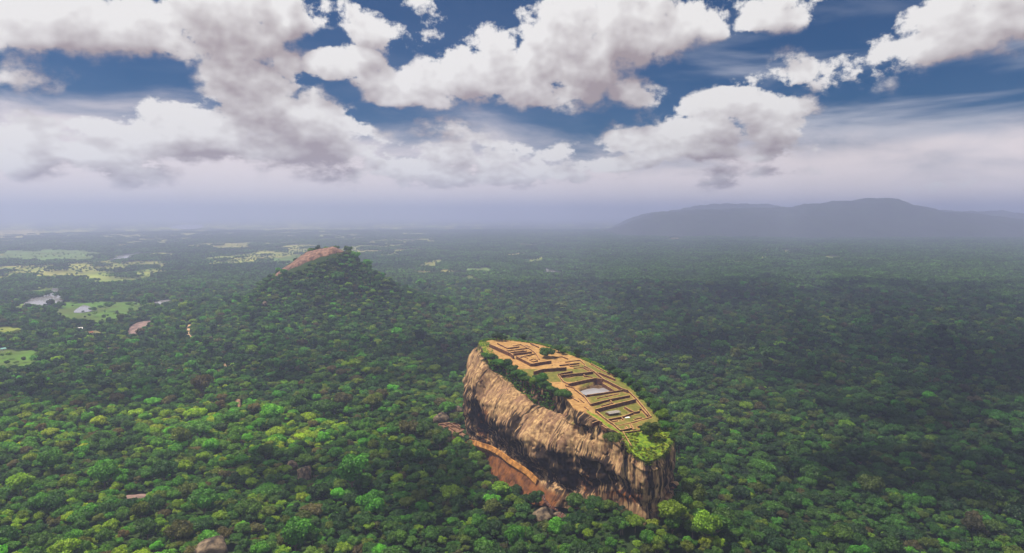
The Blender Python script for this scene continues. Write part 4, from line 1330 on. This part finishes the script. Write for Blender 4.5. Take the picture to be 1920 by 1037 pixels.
for pts, w, l in ((TRACK, 11, 'curving sandy track in the woods beside the hill'), (TRACK2, 5, 'faint earth track running down through the woods')):
    q = catmull(np.array(pts), np.linspace(0, len(pts) - 1, 60)); d = np.gradient(q[:, :2], axis=0); d /= np.linalg.norm(d, axis=1)[:, None]
    nr = np.stack([-d[:, 1], d[:, 0]], 1) * w / 2
    A = q[:, :2] + nr; B = q[:, :2] - nr
    V = np.concatenate([np.concatenate([A, terrain(A[:, 0], A[:, 1])[:, None] + .6], 1), np.concatenate([B, terrain(B[:, 0], B[:, 1])[:, None] + .6], 1)])
    a_ = np.arange(59); me = mesh_np('path', V, np.stack([a_, a_ + 60, a_ + 61, a_ + 1], 1), True)
    tag(link('path', me, M['sand']), l, kind='structure')

# bare summit of the hill beyond: a rock slab that follows its slope
hx = [(497, 523), (520, 511), (545, 497), (570, 486), (595, 474), (612, 468), (628, 466), (642, 471), (646, 478), (638, 476), (626, 476), (613, 480), (600, 483), (588, 489), (575, 492), (560, 500), (545, 505), (525, 516), (507, 528)]
def hill_hit(px, py):
    d = ray(px, py); t = np.linspace(1500, 2600, 1100)
    P_ = np.array([0, 0, H]) + t[:, None] * d
    g = terrain(P_[:, 0], P_[:, 1]); k = np.argmax(P_[:, 2] < g)
    return P_[k, :2] if (P_[:, 2] < g).any() else P_[np.argmin(P_[:, 2] - g), :2]
HP = np.array([hill_hit(*q) for q in hx])
HILL_POLY = HP
# outline in plan: the near edge as seen, carried over the crest to the far side
near_edge = HP[8:]; far_edge = HP[:8] + np.array([15, 60])
HILL_POLY = np.concatenate([near_edge, far_edge])
bx0, by0 = HILL_POLY.min(0) - 20; bx1, by1 = HILL_POLY.max(0) + 20
nx, ny = int((bx1 - bx0) / 2.5), int((by1 - by0) / 2.5)
X, Y = np.meshgrid(np.linspace(bx0, bx1, nx), np.linspace(by0, by1, ny))
jx = X + 9 * fbm2(X.ravel(), Y.ravel(), 30, 3).reshape(X.shape); jy = Y + 9 * fbm2(X.ravel(), Y.ravel(), 34, 3, seed=4).reshape(X.shape)
ins = inpoly(jx.ravel(), jy.ravel(), HILL_POLY)
edge_d = segdist(jx.ravel(), jy.ravel(), np.concatenate([HILL_POLY, HILL_POLY[:1]]))
Z = terrain(X.ravel(), Y.ravel()) + np.where(ins, np.minimum(edge_d * .5, 5.0) + 1.5, -6) + 1.6 * fbm2(X.ravel(), Y.ravel(), 18, 4)
idx = np.arange(nx * ny).reshape(ny, nx)
F = np.stack([idx[:-1, :-1], idx[:-1, 1:], idx[1:, 1:], idx[1:, :-1]], -1).reshape(-1, 4)
F = F[ins[F].any(1)]
me = mesh_np('hilltop_rock', np.stack([X.ravel(), Y.ravel(), Z], 1), F, True)
M['pinkrock'] = simple('hill_stone', (.09, .045, .034), .95, .4, .09, .9, col2=(.29, .165, .115))
tag(link('hilltop_rock', me, M['pinkrock']), 'bare pinkish rock dome crowning the wooded hill beyond', 'rock')

# ------------------------------------------------------------------ individual trees on the summit
TRUNKS = [trunk_mesh(k, .9) for k in range(3)]
CROWN_HI = []
for k, (nb, fl_, sp) in enumerate(KINDS):
    V, F, C = crown_arrays(70 + k, nb + 4, 2600, .055, fl_ + .1, sp)
    me = foliage_mesh('crown', V, F, C); CROWN_HI.append(me)
def tree(name, label, cat, p, r, tint, kind, rz, group, trunk=.55, sz=1.0):
    t_ = thing(name, label, cat, (float(p[0]), float(p[1]), float(p[2])), rz, group)
    t_.scale = (r, r, r * sz)
    c_ = link('crown', CROWN_HI[kind], None, t_, (0, 0, trunk)); c_['tint'] = [float(q) for q in tint]
    k = link('trunk', TRUNKS[kind % 3], None, t_, (0, 0, trunk))
    return t_
ST_TREES = [  # column, row of the crown's middle, radius px, palette, label
    (1026, 661, 12, 2, 'big round olive green tree alone beside the palace terrace', 3),
    (1047, 655, 8, 1, 'dark bushy tree on the far rim just right of the big round tree', 0),
    (1056, 660, 6, 2, 'small tree on the far rim, second right of the big round tree', 4),
    (1083, 664, 8, 0, 'small dark ball shaped tree standing alone on the far rim', 2),
    (931, 632, 9, 0, 'dark tree behind the far left corner of the palace', 0),
    (942, 634, 7, 0, 'smaller dark tree right beside the dark tree behind the palace corner', 1),
    (981, 633, 7, 0, 'dark tree behind the middle of the palace crowd', 4),
    (1145, 693, 10, 0, 'dark tree on the right rim beside the trench wall', 0),
    (1156, 699, 9, 1, 'second dark tree on the right rim, below the trench wall', 1),
    (1168, 708, 9, 0, 'dark tree on the right rim level with the pool', 4),
    (1180, 717, 8, 1, 'bushy dark tree on the right rim just above the dam wall', 0),
    (1193, 729, 8, 0, 'bushy dark tree hanging over the right rim by the first terrace wall', 2),
    (1205, 741, 9, 1, 'tree over the right rim by the second terrace wall', 3),
    (1218, 754, 10, 2, 'green tree over the right rim below the second terrace wall', 1),
    (1230, 767, 10, 1, 'green tree over the right rim by the lower lawn corner', 0),
    (1241, 781, 12, 4, 'light green tree at the right corner, above the broken wall', 4),
    (1246, 797, 10, 5, 'light green tree at the right corner, lowest over the cliff edge', 3),
    (1220, 812, 16, 3, 'large dark olive bushy tree on the grassy near tip', 2),
    (1206, 806, 8, 1, 'small dark tree left of the large bushy tree on the near tip', 0),
    (1147, 821, 13, 3, 'low round olive bush hanging over the bare cliff shoulder', 3),
]
def put_tree(px, py, rp_, pal, label, kind, name='summit_tree', cat='tree', group='trees on the rock summit', sz=1.0, trunk=.35):
    q = on_top(px, py + rp_ * .75); D = np.linalg.norm(q - np.array([0, 0, H])); r = rp_ / FPX * D * 1.3
    tint = PAL[pal] * np.random.default_rng(int(px * 7 + py)).uniform(.85, 1.2)
    q[2] -= .6
    return tree(name, label, cat, q, r, tint, kind, px * .37, group, trunk, sz)
for (px, py, r_, pal, l, kd) in ST_TREES: put_tree(px, py, r_, pal, l, kd)
WEST_BUSH = [(909, 664, 6, 0), (917, 667, 7, 5), (925, 671, 8, 1), (934, 676, 8, 0), (943, 680, 9, 5), (952, 684, 9, 1), (961, 690, 10, 1), (970, 697, 9, 0), (978, 703, 9, 5), (986, 708, 8, 2),
             (1008, 709, 9, 1), (1016, 713, 11, 0), (1024, 720, 9, 1), (1033, 727, 8, 2), (1042, 733, 7, 1), (1055, 735, 11, 2), (1064, 739, 8, 1), (999, 716, 7, 4)]
WB_L = ['far end of the west rim, first bush', 'second bush from the far end of the west rim', 'third bush from the far end of the west rim', 'fourth bush from the far end of the west rim',
        'bush on the west rim below the tall palace wall', 'dark bush on the west rim just past the tall palace wall', 'large bush on the west rim below the angled wall', 'dark bush on the west rim below the pit court',
        'fresh green bush on the west rim below the pit court', 'last bush before the sandy gap of the west rim', 'first bush after the sandy gap of the west rim', 'big dark bush on the west rim below the sandy walk',
        'bush right below the big dark bush of the west rim', 'bush on the west rim left of the sunken lawn', 'small bush on the west rim left of the sandy shoulder', 'large spreading bush on the sandy shoulder left of the pool',
        'bush beside the spreading bush on the sandy shoulder', 'low pale bush at the foot of the west rim gap']
for k, ((px, py, r_, pal), l) in enumerate(zip(WEST_BUSH, WB_L)):
    put_tree(px, py, r_ * 1.1, pal if pal else 5, 'leafy ' + l if 'bush' in l.split()[0] else l, k % 6, 'rim_bush', 'bush', 'bushes along the west rim', .9, .12)
n_r = 17
for k in range(n_r):
    a_ = cum[15] + 6 + (cum[21] - cum[15]) * (k + .3 * math.sin(k * 5.1)) / n_r
    i = int(a_ / cum[-1] * NP) % NP
    o2 = np.array([-WEST[0], -WEST[1]]); p = RIM[i].copy(); p[:2] += o2 * (2.0 + 3 * (k % 3)); p[2] -= 2.0 + 1.6 * (k % 3)
    tree('rim_tree', 'leafy green tree clinging to the right rim, %s from the near tip' % ['first', 'second', 'third', 'fourth', 'fifth', 'sixth', 'seventh', 'eighth', 'ninth', 'tenth', 'eleventh', 'twelfth', 'thirteenth', 'fourteenth', 'fifteenth', 'sixteenth', 'last'][k],
         'tree', p, 4.2 + 1.8 * abs(math.sin(k * 2.7)), PAL[[1, 2, 5, 1, 4][k % 5]], k % 6, k * 1.1, 'trees along the right rim', .3, 1.0)
# bright bushy cover on the near tip and along the rims
g = np.random.default_rng(77)
pts, sc, tn = [], [], []
i_rim = g.integers(0, NP, 5200)
for i in i_rim:
    a_ = arc[i]; t = g.random() ** 1.3
    p = RIM[i] * 1.0
    near_tip = cum[11] - 4 < a_ < cum[16]
    right = a_ > cum[16]
    left_tip = a_ < cum[1] + 3 or a_ > cum[-2]
    westrim = cum[1] < a_ < cum[5]
    inward = np.array([SP[i][0] - p[0], SP[i][1] - p[1]]); inward /= np.linalg.norm(inward) + 1e-9
    if near_tip:
        s_ = g.uniform(-5, 20); size = g.uniform(.6, 1.6); col = PAL[g.choice([7, 4, 3, 2])] * g.uniform(.7, 1.25) * (1.5, 1.1, .7)
    elif right:
        s_ = g.uniform(-6, 6); size = g.uniform(.8, 2.6); col = PAL[g.choice([1, 4, 5, 7])] * g.uniform(.8, 1.3)
    elif left_tip:
        s_ = g.uniform(-2, 14); size = g.uniform(.5, 1.2); col = PAL[g.choice([7, 5, 7])] * g.uniform(.9, 1.5)
    elif westrim:
        s_ = g.uniform(-6, 5); size = g.uniform(1.0, 3.0); col = PAL[g.choice([1, 5, 4])] * g.uniform(.8, 1.3)
    else: continue
    xy = p[:2] + inward * s_
    if s_ >= 0: z = float(zp(xy))
    else:
        k_ = int(np.clip(-s_ / 5 * 20, 0, 30)); q = V3[i, k_]; xy = q[:2]; z = q[2]
    pts.append((xy[0], xy[1], z - .2)); sc.append(size); tn.append(col)
pts = np.array(pts); sc = np.array(sc)
SHRUB = [joined(120 + k, 5, 130, .22, .8, .6) for k in range(3)]
scatter('ground_cover', 'low bright green scrub covering the rims and grassy tip of the rock', pts, SHRUB, g.integers(0, 3, len(pts)), np.stack([sc, sc, sc * .8], 1), g.uniform(0, 6.28, len(pts)), np.array(tn))
# scrub rooted in the gutter of the west cliff
# ------------------------------------------------------------------ people (a few pixels each)
SKIN = simple('skin', (.30, .17, .11), .7, .1, 5)
HAIR = simple('hair', (.02, .015, .012), .8, .1, 5)
SHIRTS = [((.75, .74, .72), 'white'), ((.55, .06, .05), 'red'), ((.10, .16, .40), 'blue'), ((.60, .36, .42), 'pink'), ((.04, .04, .05), 'black'), ((.62, .46, .14), 'yellow')]
PANTS = [(.05, .06, .10), (.10, .08, .06), (.30, .27, .22)]
def person_mesh(k):
    """one skin of a standing or striding figure, 1.7 m"""
    g = random.Random(k); st = g.uniform(.05, .2); arm = g.uniform(.05, .2)
    J = {'pel': (0, 0, .92, .15), 'waist': (0, 0, 1.08, .14), 'chest': (0, .01, 1.30, .17), 'neck': (0, 0, 1.47, .065), 'head': (0, .02, 1.58, .10), 'top': (0, .01, 1.68, .085),
         'hipL': (-.09, 0, .86, .10), 'knL': (-.10, st, .48, .07), 'anL': (-.10, st * .4, .09, .05), 'toL': (-.10, st * .4 + .15, .04, .04),
         'hipR': (.09, 0, .86, .10), 'knR': (.10, -st * .2, .48, .07), 'anR': (.10, -st * 1.3, .10, .05), 'toR': (.10, -st * 1.3 + .15, .04, .04),
         'shL': (-.19, 0, 1.40, .065), 'elL': (-.25, -arm, 1.14, .05), 'wrL': (-.25, arm, .93, .035), 'haL': (-.25, arm + .05, .83, .035),
         'shR': (.19, 0, 1.40, .065), 'elR': (.25, arm * .3, 1.14, .05), 'wrR': (.26, arm * 1.5, .94, .035), 'haR': (.26, arm * 1.5 + .05, .84, .035)}
    E = [('pel', 'waist'), ('waist', 'chest'), ('chest', 'neck'), ('neck', 'head'), ('head', 'top')]
    for s in 'LR': E += [('pel', 'hip' + s), ('hip' + s, 'kn' + s), ('kn' + s, 'an' + s), ('an' + s, 'to' + s), ('chest', 'sh' + s), ('sh' + s, 'el' + s), ('el' + s, 'wr' + s), ('wr' + s, 'ha' + s)]
    ks = list(J); me = bpy.data.meshes.new('p'); me.from_pydata([J[q][:3] for q in ks], [(ks.index(a), ks.index(b)) for a, b in E], [])
    o = bpy.data.objects.new('p', me); COL.objects.link(o)
    md = o.modifiers.new('skin', 'SKIN'); md.use_smooth_shade = True
    for i, q in enumerate(ks):
        sv_ = me.skin_vertices[0].data[i]; sv_.radius = (J[q][3], J[q][3] * .8); sv_.use_root = (i == 0)
    sb = o.modifiers.new('sub', 'SUBSURF'); sb.levels = 1; sb.render_levels = 1
    dg = bpy.context.evaluated_depsgraph_get()
    res = bpy.data.meshes.new_from_object(o.evaluated_get(dg)); res.name = 'person'
    bpy.data.objects.remove(o); bpy.data.meshes.remove(me)
    return res
PMESH = []
for k, (c_, nm) in enumerate(SHIRTS):
    me = person_mesh(k); me.materials.clear()
    for m_ in (simple('shirt_' + nm, c_, .85, .1, 6), simple('trousers', PANTS[k % 3], .85, .15, 6), SKIN, HAIR): me.materials.append(m_)
    for p in me.polygons:
        c0 = p.center
        p.material_index = 3 if c0.z > 1.62 or (c0.z > 1.5 and c0.y < -.02) else 2 if c0.z > 1.46 or (abs(c0.x) > .19 and c0.z < 1.1) else 0 if c0.z > .95 else 1
    PMESH.append(me)
def person(p, k, rz, label, group):
    o = link('person', PMESH[k], loc=(float(p[0]), float(p[1]), float(p[2]))); o.rotation_euler = (0, 0, rz)
    return tag(o, label, 'person', group)
g = np.random.default_rng(3)
WHERE = []
for _ in range(34):
    px = g.uniform(938, 1008); py = 642 + (px - 938) * .10 + g.uniform(0, 9); WHERE.append((px, py, 'in the crowd on the sandy palace court', 'visitors on the palace court'))
for q in [(919, 645), (934, 643), (966, 653), (968, 655), (984, 652), (1003, 672), (1005, 668), (1008, 673)]: WHERE.append((*q, 'beside a palace wall left of the big round tree', 'visitors among the palace walls'))
for q in [(1036, 672), (1047, 681), (1049, 682), (1051, 680), (1016, 686), (1022, 687), (1029, 686), (1012, 690)]: WHERE.append((*q, 'on the sandy walk below the big round tree', 'visitors on the sandy walk'))
for q in [(1055, 719), (1076, 733), (1092, 744), (1096, 755), (1102, 757), (1104, 764), (1088, 751), (1150, 786), (1152, 798), (1225, 789), (1235, 792), (1087, 735), (1120, 709)]: WHERE.append((*q, 'on the stair path between pool and near tip', 'visitors on the summit stairs'))
for i, (px, py, l, gr_) in enumerate(WHERE):
    k = int(g.choice([0, 0, 0, 1, 2, 3, 4, 5])); p = on_top(px, py)
    person(p + np.array([0, 0, .25]), k, g.uniform(0, 6.28), 'visitor in a %s top %s' % (SHIRTS[k][1], l), gr_)
for wi, (P_, n_) in enumerate(zip(PATH_W, (22, 9, 8, 8))):
    q = resample(P_, .5)
    where = ['queueing on the walkway below the orange wall', 'on the left red iron stair', 'on the right red iron stair', 'on the lower walkway left of the stairs'][wi]
    for i in range(n_):
        c_ = q[int((i + g.uniform(.1, .9)) / n_ * (len(q) - 1))]; k = int(g.choice([0, 0, 0, 1, 2, 3, 4, 5]))
        j = int(np.clip(int((i + .5) / n_ * len(q)), 1, len(q) - 1)); d = q[j] - q[j - 1]
        person(c_ + np.array([g.uniform(-.7, .7), g.uniform(-.5, .5), .06]), k, math.atan2(d[1], d[0]) - 1.57, 'visitor in a %s top %s' % (SHIRTS[k][1], where), ['visitors queueing below the orange wall', 'visitors on the left stair', 'visitors on the right stair', 'visitors on the lower walkway'][wi])

# ------------------------------------------------------------------ the forest
g = np.random.default_rng(11)
def polar_grid(r0, r1, sp, az0):
    r = []; a = []
    x = np.arange(-r1 * math.sin(az0), r1 * math.sin(az0), sp); y = np.arange(r0 * math.cos(az0) - sp, r1, sp)
    X, Y = np.meshgrid(x, y); X = X + (np.arange(len(y)) % 2)[:, None] * sp / 2
    X = X + g.uniform(-.42, .42, X.shape) * sp; Y = Y + g.uniform(-.42, .42, X.shape) * sp
    X, Y = X.ravel(), Y.ravel(); rr = np.hypot(X, Y); aa = np.abs(np.arctan2(X, Y))
    k = (rr > r0) & (rr < r1) & (aa < az0)
    return X[k], Y[k]
x, y = polar_grid(520, 3300, 8.9, R(46))
CLEAR_SPOTS.append((*on_ground(262, 935, 4)[:2], 14))
ok = keep(x, y) & ~inpoly(x, y, RUIN_POLY) & ~inpoly(x, y, HILL_POLY) & ~inpoly(x, y + 22, HILL_POLY) & ~inpoly(x, y + 40, HILL_POLY)
ok &= g.random(len(x)) > field_noise(x, y) * .93
x, y = x[ok], y[ok]
z = terrain(x, y)
rad_t = np.clip(g.lognormal(math.log(5.5), .38, len(x)), 3.4, 17.0)
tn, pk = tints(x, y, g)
rad_t = rad_t * np.where(np.isin(pk, (5, 8)), 1.25, 1.0)
big_k = g.random(len(x)) < .05
rad_t = np.where(big_k, rad_t * 1.35, rad_t)
kind = g.integers(0, NK, len(x)); rz = g.uniform(0, 6.28, len(x))
hz = g.uniform(.85, 1.25, len(x)); up = rad_t * g.uniform(.45, 1.0, len(x)) + 1.5
D = np.sqrt(x * x + y * y + (H - z) ** 2)
px, py = to_px(np.stack([x, y, z + up + rad_t * .4], 1))
vis = (px > 8) & (px < 1912) & (py < 1030) & (py > 700)
score = np.where(vis, rad_t / D, 0)
# screened by the great rock itself
behind_rock = (along(np.stack([x, y], 1)) > 30) & (px > 900) & (px < 1250) & (py > 650) & (py < 960)
score[behind_rock] = 0
pick = np.argsort(-score)[:300]
CROWN_NEAR = [foliage_mesh('crown', *crown_arrays(10 + k, nb, 2000, .068, fl_, sp)) for k, (nb, fl_, sp) in enumerate(KINDS)]
SHAPE = ['domed', 'flat topped', 'tall domed', 'broad spreading', 'rounded', 'narrow upright', 'ragged', 'wide layered']
COLN = ['dark green', 'dark green', 'mid green', 'olive green', 'yellow green', 'emerald green', 'brownish', 'bright yellow green', 'vivid green']
ZONES = [(170, 'in the bottom left corner'), (370, 'left of the grey lichen boulder'), (520, 'around the grey lichen boulder'), (700, 'below the upright two toned boulder'), (880, 'left of the red stairs'),
         (1080, 'below the red stairs'), (1270, 'below the near cliff'), (1430, 'right of the near cliff'), (1680, 'in the right foreground'), (2000, 'in the bottom right corner')]
names = []
for i in pick:
    size = 'small' if rad_t[i] < 7.2 else 'large' if rad_t[i] > 10.5 else 'medium'
    row = 'near' if py[i] > 960 else 'middle' if py[i] > 870 else 'farther'
    zone = next(l for lim, l in ZONES if px[i] < lim)
    names.append('%s %s %s tree %s' % (size, SHAPE[kind[i]], COLN[pk[i]], zone))
ORD = ['first', 'second', 'third', 'fourth', 'fifth', 'sixth', 'seventh', 'eighth', 'ninth', 'tenth', 'eleventh', 'twelfth']
from collections import defaultdict
byn = defaultdict(list)
for n_, i in zip(names, pick): byn[n_].append(i)
lab = {}
for n_, lst in byn.items():
    lst.sort(key=lambda i: px[i])
    for k, i in enumerate(lst): lab[i] = n_ if len(lst) == 1 else '%s, %s from left' % (n_, ORD[min(k, 11)])
for i in pick:
    t_ = thing('forest_tree', lab[i], 'tree', (float(x[i]), float(y[i]), float(z[i])), float(rz[i]), 'forest trees in the foreground')
    r_ = float(rad_t[i]); t_.scale = (r_, r_, r_ * float(hz[i]))
    u_ = float(up[i] / (r_ * hz[i]))
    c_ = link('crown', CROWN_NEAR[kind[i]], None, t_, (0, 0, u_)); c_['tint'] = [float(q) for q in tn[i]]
    link('trunk', TRUNKS[kind[i] % 3], None, t_, (0, 0, u_))
rest = np.ones(len(x), bool); rest[pick] = False
r2 = np.hypot(x, y)
nearf = rest & (r2 < 1500); midf = rest & (r2 >= 1500)
allx, ally = x, y
pts = np.stack([x, y, z + up], 1)
scl = np.stack([rad_t, rad_t, rad_t * hz], 1)
sel = np.concatenate([np.where(nearf)[0], np.where(midf)[0]])
vi = np.where(nearf, kind, kind + NK)
# far forest: stands of trees, out towards the horizon
fx, fy = polar_grid(3300, 14000, 88, R(44))
okf = g.random(len(fx)) > field_noise(fx, fy) * .92
rfx, rfy = ragged(fx, fy)
for p, c_ in FIELDS_W: okf &= ~(inpoly(rfx, rfy, p) & (g.random(len(fx)) > .08))
for p in WATERS_W:
    P2 = np.array(p); c0 = P2.mean(0); okf &= ~inpoly(fx, fy, c0 + (P2 - c0) * 1.06)
    d_ = np.linalg.norm(c0); u_ = c0 / d_; okf &= ~inpoly(fx, fy, P2 - u_ * 60)
fx, fy = fx[okf], fy[okf]; fz = terrain(fx, fy)
ft = PAL[2][None] * g.uniform(.7, 1.35, (len(fx), 1)) * (1 + .5 * fbm2(fx, fy, 700, 3, seed=51)[:, None] * np.array([1.2, .8, .4]))
fs = g.uniform(.9, 1.2, len(fx)); fs = np.stack([fs, fs, fs * g.uniform(.8, 1.3, len(fx))], 1)
# lone trees and hedges in the open fields
hx_, hy_ = polar_grid(2000, 9000, 46, R(42))
inf = field_noise(hx_, hy_) > .3
rhx, rhy = ragged(hx_, hy_)
for p, c_ in FIELDS_W: inf &= ~(inpoly(rhx, rhy, p) & (g.random(len(hx_)) > .15))
for p in WATERS_W: inf &= ~inpoly(hx_, hy_, p)
inf &= fbm2(hx_, hy_ * .5, 210, 3, .6, seed=81) > -.06
hx_, hy_ = hx_[inf], hy_[inf]; hr = g.uniform(4.5, 10, len(hx_)); hzz = terrain(hx_, hy_) + hr * .5
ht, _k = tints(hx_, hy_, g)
print('field trees', len(hx_))
fx = np.concatenate([fx, hx_]); fy = np.concatenate([fy, hy_]); fz = np.concatenate([fz, hzz - 4])
fs = np.concatenate([fs, np.stack([hr, hr, hr], 1)]); ft = np.concatenate([ft, ht]); n_lone = len(hx_)
P_all = np.concatenate([pts[sel], np.stack([fx, fy, fz + 4], 1)])
scatter('forest', 'continuous forest canopy covering the plain around the rock', P_all, HI + MID + FARP,
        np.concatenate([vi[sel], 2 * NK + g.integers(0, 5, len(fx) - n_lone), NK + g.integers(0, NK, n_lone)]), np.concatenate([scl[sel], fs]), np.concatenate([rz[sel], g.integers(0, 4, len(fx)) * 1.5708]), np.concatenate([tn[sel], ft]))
print('forest', len(sel), 'far stands', len(fx))

# ------------------------------------------------------------------ clouds added out of view, placed to shade chosen parts of the plain
T = mat('shade_cloud')
d_ = T.n('ShaderNodeBsdfDiffuse'); d_.inputs[0].default_value = (.85, .85, .86, 1)
tr = T.n('ShaderNodeBsdfTranslucent'); tr.inputs[0].default_value = (.85, .85, .86, 1)
ms = T.n('ShaderNodeMixShader'); ms.inputs[0].default_value = .5
T.t.links.new(d_.outputs[0], ms.inputs[1]); T.t.links.new(tr.outputs[0], ms.inputs[2])
tp = T.n('ShaderNodeBsdfTransparent'); ge = T.n('ShaderNodeNewGeometry')
m2 = T.n('ShaderNodeMixShader'); T.put(m2.inputs[0], T.mr(T.noise(ge.outputs['Position'], .0045, 6, .62), .38, .64, .0, .50))
T.t.links.new(tp.outputs[0], m2.inputs[1]); T.t.links.new(ms.outputs[0], m2.inputs[2]); T.t.links.new(m2.outputs[0], T.out.inputs[0])
M['shade_cloud'] = T.m_
cv, cf = ico(6)
CEIL = 1850.0
for k, (gx_, gy_, rx_, ry_) in enumerate([(1500, 2250, 900, 1100), (760, 1450, 380, 420), (-330, 1560, 330, 200), (-760, 1240, 200, 70), (-240, 880, 130, 60), (640, 860, 230, 90), (450, 2900, 520, 420), (-95, 800, 45, 75)]):
    n = fbm(cv * 1.5 + k * 5.3, 5, .6)
    v = cv * (1 + 1.15 * n[:, None])
    v = v * np.array([rx_, ry_, .28 * min(rx_, ry_)])
    v[:, 2] = np.where(v[:, 2] < 0, v[:, 2] * .4, v[:, 2])
    me = mesh_np('shade_cloud', v, cf, True)
    t_ = CEIL / SUN.z
    o = link('shade_cloud', me, M['shade_cloud'], loc=(gx_ + SUN.x * t_, gy_ + SUN.y * t_, CEIL))
    tag(o, 'unseen cumulus added overhead to shade the forest', kind='structure')

# ------------------------------------------------------------------ haze
me = bpy.data.meshes.new('haze')
B_ = 46000.0
vs = [(sx * B_, sy * B_, sz) for sz in (-60.0, 660.0) for sx, sy in ((-1, -1), (1, -1), (1, 1), (-1, 1))]
me.from_pydata(vs, [], [(3, 2, 1, 0), (4, 5, 6, 7), (0, 1, 5, 4), (1, 2, 6, 5), (2, 3, 7, 6), (3, 0, 4, 7)]); me.update()
T = mat('haze')
pv = T.n('ShaderNodeVolumePrincipled')
pv.inputs['Color'].default_value = (.49, .555, .86, 1)
pv.inputs['Density'].default_value = 1.15e-4
pv.inputs['Anisotropy'].default_value = 0.2
T.t.links.new(pv.outputs[0], T.out.inputs['Volume'])
T.m_.cycles.homogeneous_volume = True if hasattr(T.m_, 'cycles') and hasattr(T.m_.cycles, 'homogeneous_volume') else None
tag(link('haze', me, T.m_), 'pale even haze lying over the whole plain', kind='stuff')
